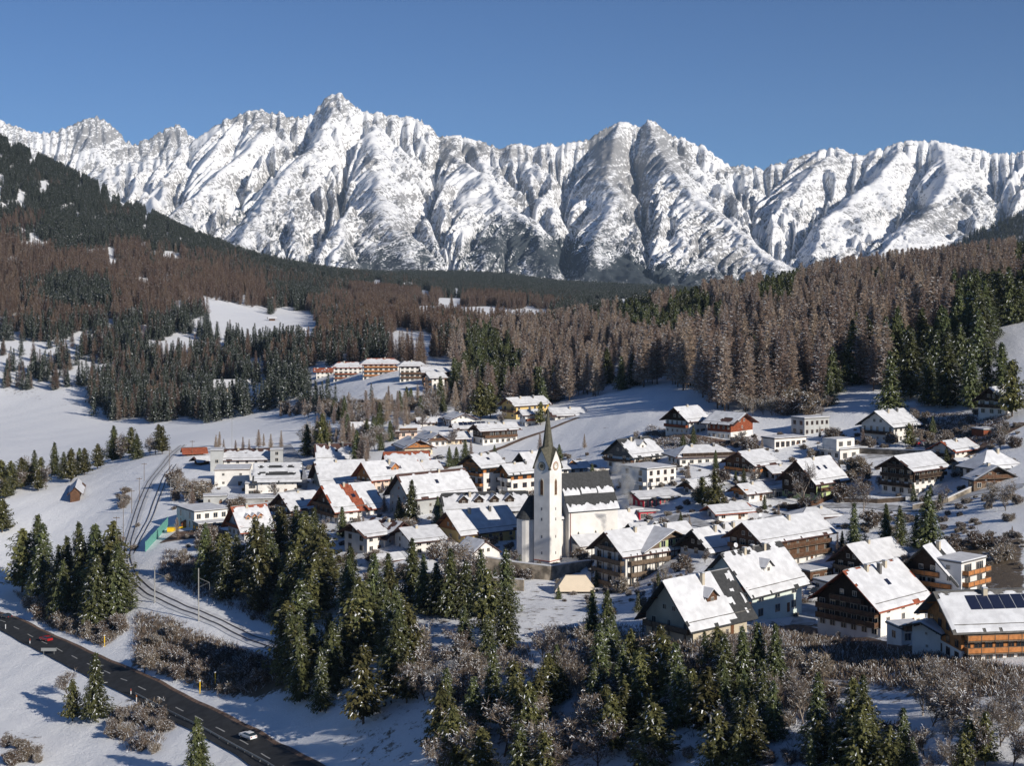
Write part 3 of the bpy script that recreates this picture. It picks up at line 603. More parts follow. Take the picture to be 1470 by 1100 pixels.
HS = []
def house(name, label, cx, cy, gl, gr, hw, rise=0, gab='L', a=35, wall='white', up=None, upz=None, roof='tile', oe=1.35, og=2.1, bG=(), bS=(), bal='brown', chim=1, win=True, wG=None, wS=None, sh=None, fr='frame', bare=None,
          dorm=0, sky=0, cat='house', group=None, zoff=0, zs=None, snow=True, door=True, posts=False, hip=0, solar=False, dish=False, Dm=None, base=4, dormm='white', st=None, dep=None, gonly=False):
    P0 = hit(cx, cy)
    if Dm: P0 = Vector(((cx - CX) / F * Dm, Dm, ZC - (cy - YH) * Dm / F))
    P0.z = ZC - (cy - YH) * P0.y / F + zoff
    s = F / P0.y; t = (cx - CX) / F; ar = R(a); ca, sa = math.cos(ar), math.sin(ar)
    Wl = gl / (s * (sa + t * ca)); Lr = gr / (s * (ca - t * sa)); H = hw / s; Rz = rise / s
    if gab != 'R':
        if dep: Wl = dep
        elif Wl < 6.5 or sa + t * ca < .2: Wl = max(min(6.0, Lr), min(11, Lr * .6)); fixr = True
        if rise and not dep and (sa + t * ca) * s * Wl < 14: Rz = min(Rz, Wl * .26)
    Wl = min(Wl, 24); Lr = min(max(Lr, 1.5), 48)
    U, V = (Lr, Wl) if gab != 'R' else (Wl, Lr)          # U along the ridge, V across it (gable width)
    T = (lambda u, v, z: (u - Lr / 2, v - Wl / 2, z)) if gab != 'R' else (lambda u, v, z: (v - Lr / 2, u - Wl / 2, z))
    NG = (-1, 0) if gab != 'R' else (0, -1); NS = (0, -1) if gab != 'R' else (-1, 0)
    ctr = Vector((P0.x + ca * Lr / 2 - sa * Wl / 2, P0.y + sa * Lr / 2 + ca * Wl / 2, P0.z))
    root = link(name, None, None, ctr, label=label, category=cat, group=group); root.rotation_euler = (0, 0, ar)
    g = random.Random(int(cx * 31 + cy)); HS.append((ctr.x, ctr.y, max(Lr, Wl)))
    nst = st or max(1, round(H / 2.9)); sth = H / nst
    w = MB()
    if gab == 'F' or rise == 0:
        w.box(0, 0, -base, U, V, H, wall, T); w.obj("wall", root)
        r = MB(); r.box(-.25, -.25, H + .003, U + .25, V + .25, H + .28, 'greyroof' if roof == 'tile' else roof, T); r.obj("roof", root)
        if snow:
            q = MB(); q.box(-.12, -.12, H + .283, U + .12, V + .12, H + .46 + g.random() * .1, 'snow', T); q.obj("roof_snow", root)
    else:
        za = H + Rz; hz = min(hip, U * .45)
        w.poly([T(0, 0, -base), T(U, 0, -base), T(U, 0, H), T(0, 0, H)], wall); w.poly([T(0, V, -base), T(U, V, -base), T(U, V, H), T(0, V, H)], wall)
        for u in (0, U): w.poly([T(u, 0, -base), T(u, V, -base), T(u, V, H)] + ([] if hip else [T(u, V / 2, za - .02)]) + [T(u, 0, H)], wall)
        w.obj("wall", root)
        if up:
            q = MB(); e = .05; z0 = H * .62 if upz is None else upz * H
            hgt = lambda v: (H + Rz * (1 - abs(v - V / 2) / (V / 2))) - .03
            q.prism([T(-e, -e, z0), T(-e, V + e, z0), T(-e, V + e, H - .05), T(-e, V / 2, za - .06), T(-e, -e, H - .05)], [T(0, -e, z0), T(0, V + e, z0), T(0, V + e, H - .05), T(0, V / 2, za - .06), T(0, -e, H - .05)], up)
            if upz is not None and upz < .8 and not gonly: q.box(.002, -e, z0, U, -.001, H - .05, up, T)
            q.obj("wood_cladding", root)
        r = MB(); k = Rz / (V / 2); th = .26
        def slope(side, z_add, inset, m, mb, thk):
            v0 = -oe + inset; zz0 = H - (oe - inset) * k
            f = (lambda u, v, z: T(u, v, z)) if side == 0 else (lambda u, v, z: T(u, V - v, z))
            u0, u1 = -og + inset, U + og - inset; x = hz if hip else 0
            B = [f(u0, v0, zz0 + z_add), f(u1, v0, zz0 + z_add), f(u1 - (x + og if hip else 0), V / 2, za + z_add), f(u0 + (x + og if hip else 0), V / 2, za + z_add)]
            mb.prism(B, [(p[0], p[1], p[2] + thk) for p in B], m)
        slope(0, 0, 0, roof, r, th); slope(1, 0, 0, roof, r, th)
        if hip:
            for u, sg in ((-og, 1), (U + og, -1)):
                B = [T(u, -oe, H - oe * k), T(u, V + oe, H - oe * k), T(u + sg * (hz + og), V / 2, za)]; r.prism(B, [(p[0], p[1], p[2] + th) for p in B], roof)
        if U * V > 60:
            for f_ in (.16,):
                v_ = -oe + (V / 2 + oe) * f_; r.box(-og * .6, v_ - .05, H + v_ * k + th + .05, U + og * .6, v_ + .05, H + v_ * k + th + .30, 'greyroof', T)
        # purlins under the gable overhang
        if not hip:
            for v, zz in ((0, H), (V, H), (V / 2, za), (V / 4, H + Rz / 2), (V * .75, H + Rz / 2)):
                r.box(-og * .8, v - .10, zz - .30, -.06, v + .10, zz - .02, up or 'brown', T)
        r.obj("roof", root)
        if snow:
            q = MB(); nu = max(4, int((U + 2 * og) / .6)); nv = max(3, int((V / 2 + oe) * math.hypot(1, k) / .6)); mi = q.mid('snow'); sd = g.random() * 50
            for side in (0, 1):
                n0 = len(q.v); okv = {}
                for i in range(nu + 1):
                    for j in range(nv + 1):
                        fu = i / nu; fv = j / nv
                        x0 = -og + .08 + (hz + og) * fv * (1 if hip else 0); x1 = U + og - .08 - (hz + og) * fv * (1 if hip else 0)
                        u = x0 + (x1 - x0) * fu; v = (-oe + .06) + (V / 2 + oe - .06) * fv
                        b = bare(fu, fv) if (bare and side == 0) else 0
                        nz = float(vnoise(np.array(u * .9 + sd), np.array(v * .9 + side * 9), 3)); edge = min(i, nu - i, j) == 0; on = (nz * .55 + .5 - b - (.42 if edge else 0)) > .27; okv[i, j] = on
                        edge = min(i, nu - i, j) == 0
                        h_ = th + (.04 if edge else .17 + .07 * nz) if on else th + .015
                        z = H + v * k + h_
                        q.v.append(T(u, v if side == 0 else V - v, z))
                for i in range(nu):
                    for j in range(nv):
                        if okv[i, j] + okv[i + 1, j] + okv[i, j + 1] + okv[i + 1, j + 1] >= 3:
                            A = n0 + i * (nv + 1) + j; q.f.append((A, A + nv + 1, A + nv + 2, A + 1)); q.m.append(mi)
            if hip:
                for u, sg in ((-og + .08, 1), (U + og - .08, -1)): q.poly([T(u, -oe + .1, H - oe * k + th + .14), T(u, V + oe - .1, H - oe * k + th + .14), T(u + sg * (hz + og), V / 2, za + th + .16)], 'snow')
            q.obj("roof_snow", root)
        for c in range(chim):
            u = U * (.3 + .4 * c / max(1, chim - 1)) if chim > 1 else U * g.uniform(.35, .65); v = V * g.uniform(.36, .48); zz = H + v * k
            ch = MB(); ch.box(u - .38, v - .38, zz - .3, u + .38, v + .38, za + .75, 'beige' if c % 2 == 0 else 'greyroof', T); ch.box(u - .48, v - .48, za + .752, u + .48, v + .48, za + .86, 'concrete', T); ch.box(u - .4, v - .4, za + .862, u + .4, v + .4, za + .98, 'snow', T); ch.obj("chimney", root)
        for c in range(dorm):
            u = U * (c + 1) / (dorm + 1); w2 = min(1.5, U / (dorm + 1) * .32); v = V * .17; zb = H + v * k; zt = zb + min(1.5, Rz * .4); vb = V * .42
            dm = MB(); dm.box(u - w2, v, zb - .3, u + w2, vb, zt, dormm, T)
            ap = zt + w2 * .9
            dm.poly([T(u - w2, v, zt), T(u + w2, v, zt), T(u, v, ap)], dormm); dob = dm.obj("dormer", root)
            dr = MB()
            for sg in (-1, 1):
                B = [T(u + sg * (w2 + .35), v - .5, zt - .3), T(u, v - .5, ap), T(u, vb + 1.2, ap), T(u + sg * (w2 + .35), vb + .8, zt - .3)]; dr.prism(B, [(p[0], p[1], p[2] + .16) for p in B], roof)
                B2 = [(p[0], p[1], p[2] + .165) for p in B]; dr.prism(B2, [(p[0], p[1], p[2] + .14) for p in B2], 'snow')
            dr.obj("dormer_roof", dob)
            add_window(root, T(u, v - .02, (zb + zt) / 2 + .1), NS, .9, .9, fr)
        for c in range(sky):
            u = U * (.25 + .5 * (c + .5) / sky); v = V * .2; sl = MB(); zf = lambda vv: H + vv * k + th + .20
            B = [T(u - .6, v, zf(v)), T(u + .6, v, zf(v)), T(u + .6, v + 1.1, zf(v + 1.1)), T(u - .6, v + 1.1, zf(v + 1.1))]; sl.prism(B, [(p[0], p[1], p[2] + .12) for p in B], 'solar'); sl.obj("skylight", root)
        if solar:
            for c in range(6):
                u = U * .2 + c * 2.1; v = V * .20; zf = lambda vv: H + vv * k + th + .24; sl = MB()
                B = [T(u, v, zf(v)), T(u + 1.9, v, zf(v)), T(u + 1.9, v + 2.6, zf(v + 2.6)), T(u, v + 2.6, zf(v + 2.6))]; sl.prism(B, [(p[0], p[1], p[2] + .1) for p in B], 'solar'); sl.obj("solar_panel", root)
        if dish:
            d = MB(); u = U * .2; d.rod(T(u, V / 2, za), T(u, V / 2, za + 1.2), .05, 'metal'); c0 = Vector(T(u, V / 2, za + 1.5)); nrm = Vector((-.3, -.9, .3)).normalized(); e1 = nrm.cross(Vector((0, 0, 1))).normalized(); e2 = nrm.cross(e1)
            ring = [c0 + (e1 * math.cos(i * .628) + e2 * math.sin(i * .628)) * .55 for i in range(10)]
            for i in range(10): d.poly([c0 - nrm * .15, ring[i], ring[(i + 1) % 10]], 'snow')
            d.obj("satellite_dish", root)
    if win:
        for n, dim, fn, N, custom in ((0, V, lambda q: (-.002 - (.05 if up else 0), q), NG, wG), (1, U, lambda q: (q, -.002 - (.05 if up and upz is not None and upz < .8 else 0)), NS, wS)):
            cols = custom[0] if custom else max(1, int(dim / 2.8)); ww, wh = (custom[1], custom[2]) if custom and len(custom) > 2 else (1.4, 1.5)
            for fl in range(nst):
                zc = fl * sth + sth * .52
                for c in range(cols):
                    if not custom and g.random() < .12: continue
                    q = dim * (c + .5) / cols + g.uniform(-.15, .15); lv = (fl in (bG if n == 0 else bS))
                    w1 = ww if not lv else (ww * 1.3 if g.random() < .6 else ww); h1 = min(wh if not lv else 1.9, sth - .7)
                    w1 = min(w1, dim / cols - .5)
                    if w1 < .4 or h1 < .4: continue
                    u, v = fn(q); add_window(root, T(u, v, zc + (0 if h1 < 1.7 else -.15)), N, w1, h1, fr, sh if (w1 < 1.3 and dim / cols > 2.6) else None)
            if n == 0 and rise and Rz > 2.2 and not hip:
                for q in ((V * .5,) if V < 9 else (V * .4, V * .6)): add_window(root, T(*fn(q), H + Rz * .28), N, 1.0, 1.1, fr)
    def balcony(z, face, dim, dep=1.4, f0=.03, f1=.97, m=bal):
        X = (lambda q, d, zz: T(-d, q, zz)) if face == 0 else (lambda q, d, zz: T(q, -d, zz))
        b = MB(); b.box(dim * f0, .06, z - .18, dim * f1, dep, z, 'greywood' if m != 'white' else 'white', X); bo = b.obj("balcony", root)
        rl = MB(); q0, q1 = dim * f0, dim * f1
        rl.box(q0, dep - .06, z + .08, q1, dep + .02, z + .92, m, X); rl.box(q0 - .03, dep - .12, z + .94, q1 + .03, dep + .06, z + 1.02, 'greywood' if m != 'white' else 'white', X)
        for q in (q0, q1 - .07): rl.box(q, .08, z + .08, q + .07, dep - .07, z + .92, m, X)
        n = max(2, int((q1 - q0) / 2.2))
        for i in range(n + 1):
            q = q0 + (q1 - q0 - .12) * i / n; rl.box(q, dep + .025, z - .15, q + .12, dep + .075, z + .93, 'greywood', X)
        rl.obj("railing", bo)
        if posts:
            for i in range(n + 1):
                q = q0 + (q1 - q0 - .16) * i / n; p = MB(); p.box(q, dep - .24, -base * .4, q + .16, dep - .08, H - .1, 'greywood', X) if z < sth * 1.5 else None
                if p.v: p.obj("post", root)
    for l in bG: balcony(l * sth, 0, V)
    for l in bS: balcony(l * sth, 1, U)
    if bG and rise and Rz > 3.2 and not hip and len(bG) > 1: balcony(H + .1, 0, V, 1.2, .25, .75)
    if door and nst and H > 2.2:
        d = MB(); dx = U * .72
        d.box(dx - .5, -.07, 0, dx + .5, .01, min(2.1, H * .8), 'frameb', T); do = d.obj("door", root); hd = MB(); hd.box(dx + .32, -.13, 1.0, dx + .42, -.072, 1.1, 'metal', T); hd.obj("handle", do)
    root['_dim'] = (U, V, H, Rz); return root
def topb(k=.5): return lambda u, v: .75 * max(0, (v - k) / (1 - k))

G = 'houses of the village'
def H_(label, *a, **k): return house(k.pop('name', 'house'), label, *a, group=k.pop('group', G), **k)
# --- left part of the village
H_('long white half-timbered hall with brown roof, farthest back at the left end of the village', 321, 676, 4, 67, 16, 11, a=8, dep=15, roof='tile', bare=topb(.35), chim=2, name='hall', cat='building', wS=(5, 1.2, 1.2))
H_('pale grey block at the left end of the half-timbered hall', 302, 678, 3, 18, 30, a=8, dep=10, wall='grey', name='annex', cat='building')
H_('flat white building with brown roof edge below the half-timbered hall', 308, 700, 4, 50, 24, a=8, dep=16, roof='brown', name='building', cat='building', wS=(2, 1, 1))
H_('white hall with broad snow roof in long ledges beside the shaded street', 370, 711, 6, 56, 20, 20, a=8, dep=20, roof='slate', chim=0, name='hall', cat='building', wS=(5, .6, .6), bare=lambda u, v: .6 if (.38 < v < .5 or .75 < v < .85) and .1 < u < .85 else 0)
H_('small plain white box garage above the grey flat block', 275, 704, 2, 27, 12, a=8, win=False, door=False, name='garage', cat='garage')
H_('grey flat-roofed block with open dark side behind the kindergarten', 292, 728, 10, 34, 14, a=12, wall='grey', name='building', cat='building', wS=(2, .9, 2))
H_('very long low grey building with snowy flat roof', 328, 728, 3, 76, 10, a=8, wall='concrete', win=False, name='building', cat='building')
H_('white flat-roofed kindergarten beside the green netting', 279, 761, 26, 48, 25, a=35, roof='slate', name='kindergarten', cat='school', wS=(4, 1.6, 1.8), wG=(2, 1.2, 3))
H_('low glass-fronted pavilion under a thin flat roof at the playground', 285, 766, 4, 44, 12, a=30, wall='concrete', name='pavilion', cat='pavilion', wS=(5, 2.2, 2.4), fr='frameb')
H_('house with shaded blue gable and long orange dormer band', 351, 778, 24, 36, 18, 28, roof='redtile', bG=(1,), bal='redwood', dorm=3, dormm='orange', chim=1, bare=topb(.75))
H_('brown-gabled house behind the tall twin pines', 422, 751, 28, 38, 20, 18, up='brown', upz=.95, sky=1, bG=(1,))
H_('small white shed with blue-shaded roof below the twin pines', 386, 797, 14, 12, 12, 7, win=False, name='shed', cat='shed', door=False)
H_('open brown carport right of the twin pines', 449, 792, 18, 12, 11, 4, wall='brown', win=False, name='carport', cat='carport', chim=0, og=.8)
H_('brown barn with reddish roof alone at the edge of the far snow field', 268, 656, 6, 24, 6, 6, a=20, wall='brown', roof='redtile', win=False, chim=0, name='barn', cat='barn', bare=lambda u, v: .8, door=False)
H_('little shed roof beside the railway bush', 288, 668, 9, 12, 5, 5, wall='brown', win=False, chim=0, name='shed', cat='shed', door=False)
H_('lone wooden hay hut with orange door on the left snow slope', 106, 700, 5, 13, 7, 6, gab='R', a=15, wall='brown', win=False, chim=0, name='hay_hut', cat='hut', roof='brown', up='brown', upz=.8)
# --- centre left
H_('house with plain snow roof half hidden behind bare trees', 506, 630, 5, 36, 10, 11, a=15, dep=11, wall='cream', roof='brown')
H_('pinkish house with snow roof at the top of the tree belt', 573, 632, 5, 26, 14, 11, a=15, wall='pink', bS=(1,))
H_('white house whose front gable has a dark curved edge', 613, 643, 16, 28, 10, 9, gab='R', a=25, bG=(1,), bal='brown')
H_('cream house with orange wooden gable facing the valley', 581, 657, 14, 40, 14, 10, gab='R', a=20, wall='cream', up='orange', upz=.95, bG=(1,), bal='orange')
H_('house with dark red roof bared of snow along its ridge', 460, 669, 6, 48, 10, 18, a=12, dep=13, roof='tile', bare=topb(.35), sky=1, up='redwood', chim=2)
H_('modern flat house with dark window band among the bare trees', 500, 657, 8, 26, 12, a=15, wall='grey', fr='frameb', wS=(3, 1.8, 1.2))
H_('long house with orange-red upper roof stripe', 560, 676, 5, 52, 11, 13, a=12, dep=11, roof='redtile', bare=topb(.45), chim=0, wS=(6, .9, .8))
H_('low house under one very wide plain snow roof', 466, 706, 10, 60, 12, 26, a=20, dep=20, wall='cream')
H_('pink chalet with stacked gable balconies and wooden dormer', 538, 707, 26, 68, 20, 20, wall='pink', up='orange', bG=(1,), bS=(), bal='pink', sky=2, dorm=1, dormm='orange', roof='redtile')
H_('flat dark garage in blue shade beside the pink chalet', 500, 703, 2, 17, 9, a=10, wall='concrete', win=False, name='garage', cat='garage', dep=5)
H_('big chalet with red bare strip of tiles and dormer in its snow roof', 486, 754, 36, 60, 22, 29, up='brown', bG=(1, 2), bal='brown', roof='redtile', dorm=0, sky=1, bare=lambda u, v: .8 if abs(u - (.44 + .12 * (1 - v))) < .09 else 0, wG=(5, 1, 1.5))
H_('large pale grey three-storey house with huge snow roof left of the church', 592, 743, 33, 88, 30, 28, a=38, wall='grey', roof='tile', st=3, wG=(4, .8, 1.2), wS=(5, .9, 1.1), sky=1, bare=lambda u, v: .7 if v > .93 else 0)
H_('white house with brown gable triangle and two big front windows', 527, 796, 33, 24, 27, 13, a=42, up='brown', upz=1.0, st=2, wG=(2, 1.8, 1.6), wS=None, chim=0, roof='tile')
H_('white house with dark red gable and patchy snow on its roof', 553, 787, 34, 42, 16, 17, gab='R', a=48, up='redwood', upz=.97, roof='tile', bare=lambda u, v: .42, wG=(3, .8, .9))
H_('small white gabled house with tall gable windows under the big bare tree', 596, 797, 30, 38, 20, 13, a=30, wG=(2, 1.1, 2), st=2)
H_('tiny dark garden shed with snowy roof below the small white gabled house', 549, 813, 10, 24, 8, 5, wall='brown', win=False, chim=0, name='shed', cat='shed', door=False)
H_('yellow farmhouse with timber gable immediately left of the church', 666, 784, 38, 76, 19, 25, a=36, wall='yellow', up='orange', upz=1.05, roof='tile', chim=2, wS=(5, 1.1, 1.2), wG=(3, 1.1, 1.2))
H_('long low house with dark roof dormers behind the yellow farmhouse', 645, 742, 10, 112, 8, 20, a=12, dep=14, roof='slate', dorm=4, dormm='dark', bare=topb(.55), chim=2)
# --- upper centre
H_('yellow two-storey house with balcony at the foot of the wood', 741, 603, 21, 46, 21, 9, a=38, wall='yellow', bG=(1,), bal='brown', wG=(2, 1.6, 1.2), chim=2)
H_('white house with red balcony flowers in front of the yellow wood-edge house', 754, 614, 8, 22, 19, 11, a=25, bS=(1,), bal='redwood')
H_('low white house with long snow roof at the foot of the snow slope', 797, 604, 9, 42, 8, 9, a=15, chim=1)
H_('dark timber farmhouse with white plaster bays above the curved road', 693, 640, 14, 50, 22, 7, a=30, up='dark', upz=.5, bS=(1,), bal='brown', chim=3, roof='tile')
H_('modern house with shallow curved snow roof and red roof box', 648, 613, 12, 34, 11, 7, gab='R', a=25, wG=(3, 1, 1))
H_('small house with solar roof below the curved-roof house', 656, 623, 5, 22, 8, 5, a=15, solar=True, chim=0)
H_('low house with blue-shaded snow roof under the dark wood', 602, 613, 6, 28, 7, 7, a=12)
H_('apartment house with orange timber top floor and white balcony frames', 694, 713, 30, 28, 43, 14, a=40, up='orange', upz=.78, bG=(1, 2), bal='orange', st=3, roof='slate', sky=1, wG=(3, 2, 1.9), fr='frameb', wS=(2, 1.6, 1.5), chim=2)
H_('apartment house with orange timber loggia nearest to the church tower', 734, 717, 16, 38, 38, 10, a=36, up='orange', upz=.72, bG=(1, 2), bal='white', st=3, roof='slate', wS=(3, 1.8, 1.7), fr='frameb', chim=2)
H_('dark-gabled apartment house partly behind the church spire', 760, 682, 17, 22, 18, 12, up='dark', upz=.8, bG=(1,), bal='orange', roof='slate')
H_('white apartment house with wooden dormer to the right of the church spire', 806, 692, 10, 34, 20, 14, a=22, dorm=1, dormm='orange', roof='slate', chim=1)
# --- farm and hillside right of the church
H_('white farmhouse with dark brown gable and long balcony at the wood edge', 989, 626, 34, 26, 23, 16, a=42, up='dark', upz=.9, bG=(1,), bal='redwood', chim=1, wG=(5, .8, 1.1), st=2, name='farmhouse')
H_('red-brown timber barn on a white base beside the white farmhouse', 1049, 633, 34, 32, 24, 13, gab='R', a=48, up='redwood', upz=.5, chim=0, name='barn', cat='barn', wS=(5, .7, 1.2), wG=(1, .8, 1), st=2, bare=lambda u, v: .7 if .2 < u < .5 and .2 < v < .5 else 0)
H_('grey-gabled chalet with roof bare below the ridge and small dormer', 911, 677, 40, 37, 23, 20, a=40, wall='white', up='greyroof', upz=.8, bG=(1,), bS=(1,), bal='brown', dorm=1, bare=topb(.6), roof='slate', chim=2)
H_('wide house with three-part hipped snow roof and long dark balcony', 976, 673, 8, 80, 18, 11, a=15, hip=4, bS=(1,), bal='dark', chim=2, wS=(7, 1.4, 1.3))
H_('chalet with orange flower balconies beside the tall lone pine', 1085, 689, 44, 29, 22, 15, a=42, up='brown', bG=(1,), bS=(1,), bal='orange', chim=1)
H_('modern white flat house with wide corner terrace above the red glass house', 929, 708, 38, 42, 33, a=35, bG=(1,), bS=(1,), bal='white', wG=(2, 1.6, 1.7), wS=(4, 1.2, 1.5), fr='frameb')
H_('glass-fronted house with crimson end wall', 924, 736, 8, 74, 20, 6, a=20, wall='crimson', wS=(12, 2.2, 3.4), st=1, snow=True, roof='slate', chim=0, fr='frame')
H_('low flat extension with crimson panels under the glass-fronted house', 918, 748, 6, 78, 12, a=18, wall='crimson', wS=(7, 2.0, 1.6), name='annex', cat='building')
H_('low house with thin red roof edge and light blue door', 1032, 748, 10, 42, 12, 7, a=25, wall='white', roof='redtile', chim=0)
H_('snow roof of a low house close behind the church nave', 890, 762, 8, 34, 6, 19, a=25, roof='redtile')
H_('white terrace block with glass railing between spire and grey-gabled chalet', 850, 692, 4, 36, 15, a=12, bS=(1,), bal='white', name='building')
# --- modern houses and hillside far right
H_('grey modern house with ribbon windows under the wood', 1155, 627, 15, 36, 25, a=30, wall='grey', wS=(5, 1.1, 1.4), fr='frameb')
H_('low modern bungalow with black end wall', 1112, 646, 19, 46, 15, a=30, wall='white', wS=(6, 1.6, 1.9), wG=(1, .1, .1), fr='frameb', roof='dark')
F3 = H_('stepped white modern villa with rounded roof edge', 1206, 663, 30, 40, 16, a=35, bG=(1,), bS=(), bal='white', wS=(3, 2, 2))
H_('big white house with black balcony and two roof chimneys on the hillside', 1283, 638, 47, 34, 27, 18, a=42, bG=(1,), bal='dark', st=2, chim=2, wG=(5, .8, .9), roof='slate')
H_('light green house with dark timber gable behind a birch', 1172, 720, 50, 40, 29, 27, a=42, wall='green', up='dark', upz=.3, gonly=True, bS=(1,), bal='brown', sky=2)
H_('black timber chalet with snow roof streaked by tree shadows', 1312, 713, 47, 44, 39, 16, a=40, up='dark', upz=.5, bG=(1, 2), bS=(2,), bal='dark', st=3, chim=0)
H_('red timber cabin with shallow snow roof at the foot of the garden', 1152, 755, 8, 52, 13, 8, a=18, wall='redwood', hip=3, wS=(4, 1.4, 1.4), fr='frameb')
H_('white house with black balcony right below the garden plots', 1371, 667, 33, 30, 21, 10, a=42, bG=(1,), bal='dark', roof='redtile', bare=lambda u, v: .35 if v > .7 else 0)
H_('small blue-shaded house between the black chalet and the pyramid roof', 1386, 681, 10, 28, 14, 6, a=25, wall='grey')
H_('house with steep pyramid snow roof near the right edge', 1412, 690, 16, 52, 20, 18, a=25, hip=5, roof='slate')
H_('brown timber house with broad front gable below the pyramid roof', 1398, 708, 8, 58, 21, 16, gab='R', a=15, wall='greywood', up='brown', bG=(1,), roof='slate')
H_('dark-gabled house against the wood near the right edge', 1442, 598, 38, 20, 24, 16, a=45, up='dark', upz=.85, bG=(1,), bal='dark')
H_('orange plank tool shed on the garden slope', 1412, 629, 6, 22, 11, a=20, wall='redwood', win=False, name='shed', cat='shed')
# --- front right
H_('dark timber house whose snow roof carries a jagged blue shadow', 1246, 836, 48, 54, 26, 23, a=38, up='dark', upz=.2, bG=(1,), bal='greywood', wall='white', st=2)
H_('stepped terrace house with slanting roof and three orange balconies', 1372, 874, 84, 20, 42, 42, a=48, bG=(1, 2), bal='orange', up='dark', upz=1.0, roof='slate', st=3, wG=(6, 2.2, 1.9), wall='white', bare=lambda u, v: .7 if .4 < u < .55 else 0, chim=1)
H_('tall flat-roofed wing with planted roof terrace of the stepped terrace house', 1380, 876, 16, 36, 66, a=42, bS=(2, 3), bal='orange', st=4, wS=(2, 2.2, 1.9), wG=(1, 1, 1), name='building')
H_('large chalet with dark gable, three brown balconies and red ridge tiles', 1264, 916, 94, 66, 44, 44, a=42, up='dark', upz=.3, gonly=True, bG=(1, 2), bal='brown', chim=3, sky=1, roof='redtile', st=3, wS=(3, 1.1, 1.4), wG=(6, 1.3, 1.5), bare=lambda u, v: .75 if v > .96 and (u * 5) % 1 < .5 else 0, oe=1.1)
H_('low white annex with flat canopy terrace in front of the large chalet', 1294, 928, 6, 36, 24, a=15, bS=(1,), bal='brown', wS=(2, 1.4, 1.5), name='annex')
H_('narrow white house with blue-shaded roof between annex and orange hotel', 1352, 942, 22, 28, 36, 8, a=40, roof='slate', chim=0, wG=(1, .5, .5), wS=(1, 1.2, 1.2))
H_('hotel with bright orange timber balconies and solar panels at the right edge', 1380, 955, 10, 125, 54, 38, a=8, up='orange', upz=.36, bS=(1, 2), bal='orange', st=3, solar=True, roof='greyroof', bare=topb(.75), wS=(8, 1.2, 1.4), fr='frameb', name='hotel', cat='hotel', chim=1, dep=13)
H_('long brown timber hotel with white shutters under a wide snow roof', 1097, 822, 50, 98, 45, 22, a=38, wall='white', up='brown', upz=.28, bG=(2,), bS=(1, 2), bal='brown', st=3, wS=(7, .8, 1.3), roof='tile', dish=True, chim=1, name='hotel', cat='hotel')
H_('pale mint house with steep snow roof and small triangular dormer', 1080, 893, 78, 74, 43, 48, a=44, wall='mint', up='mint', bG=(1, 2), bal='redwood', dorm=1, chim=3, dish=True, st=2, roof='slate', wS=(3, 1.9, 1.8), wG=(4, 1, 1.4), bare=lambda u, v: .5 if v > .85 else 0)
H_('long snow roof with dark chimneys behind the balcony chalet', 1022, 802, 46, 70, 13, 24, a=40, up='dark', chim=3, roof='slate', sky=1)
H_('long low house with two little gables behind the balcony chalet', 920, 778, 12, 66, 8, 14, a=20, up='dark', dorm=2, dormm='dark', chim=2, roof='slate')
I1 = H_('wide balcony chalet with timber posts right of the church', 898, 845, 46, 108, 50, 26, a=36, wall='white', up='greywood', upz=1.0, bG=(0, 1, 2), bS=(0, 1, 2), bal='greywood', st=3, posts=True, roof='tile', chim=2, wS=(6, 1.5, 1.6), wG=(3, 1.6, 1.9), sh='green')
H_('beige house with steep half-bare snow roof nearest below the mint house', 995, 926, 70, 80, 30, 54, a=40, wall='beige', bG=(1,), bal='greywood', up=None, roof='slate', chim=1, sky=1, bare=lambda u, v: .62 if u > .72 else (.2 if u > .3 else 0), dorm=1, dormm='brown', wS=(4, .9, 1.1), wG=(3, .9, 1.2), st=2)
H_('open carport with snowy flat roof left of the light green house', 1098, 718, 6, 38, 13, a=25, wall='concrete', name='carport', cat='carport', wS=(3, 2.6, 2))
H_('small white house with narrow red windows behind the light green house', 1113, 692, 6, 26, 14, 6, a=25, wS=(4, .6, 1.4), fr='frameb')
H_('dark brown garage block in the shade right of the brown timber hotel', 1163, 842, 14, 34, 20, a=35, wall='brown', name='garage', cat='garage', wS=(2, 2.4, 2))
H_('white garage with dark door between brown hotel and jagged-shadow house', 1192, 854, 8, 40, 15, a=30, wall='white', name='garage', cat='garage', wS=(2, 3, 2.2), win=True)
H_('narrow grey stair tower at the right end of the half-timbered hall', 388, 674, 3, 18, 27, a=8, wall='grey', name='stair_tower', cat='building')
H_('low white service building with big square window left of the ledge-roofed hall', 352, 712, 4, 20, 17, a=8, wall='white', name='building', cat='building', wS=(1, 2.4, 2.4))
H_('small dark-roofed house between crimson glass house and bushy lone pine', 1000, 712, 16, 26, 12, 8, up='brown', roof='slate')
H_('low cream house tucked behind the cream orange-gabled house', 640, 640, 8, 30, 10, 8, a=20, wall='cream', bG=())
H_('house with brown balcony beside the curved path left of the apartments', 596, 690, 14, 34, 14, 10, a=30, up='brown', bG=(1,), bal='brown')
H_('low garage row in front of the white villa on the hillside', 1180, 690, 6, 50, 9, a=25, wall='white', name='garage', cat='garage')
H_('small chalet with orange balcony above the red timber cabin', 1075, 722, 22, 24, 15, 9, up='orange', bG=(1,), bal='orange')
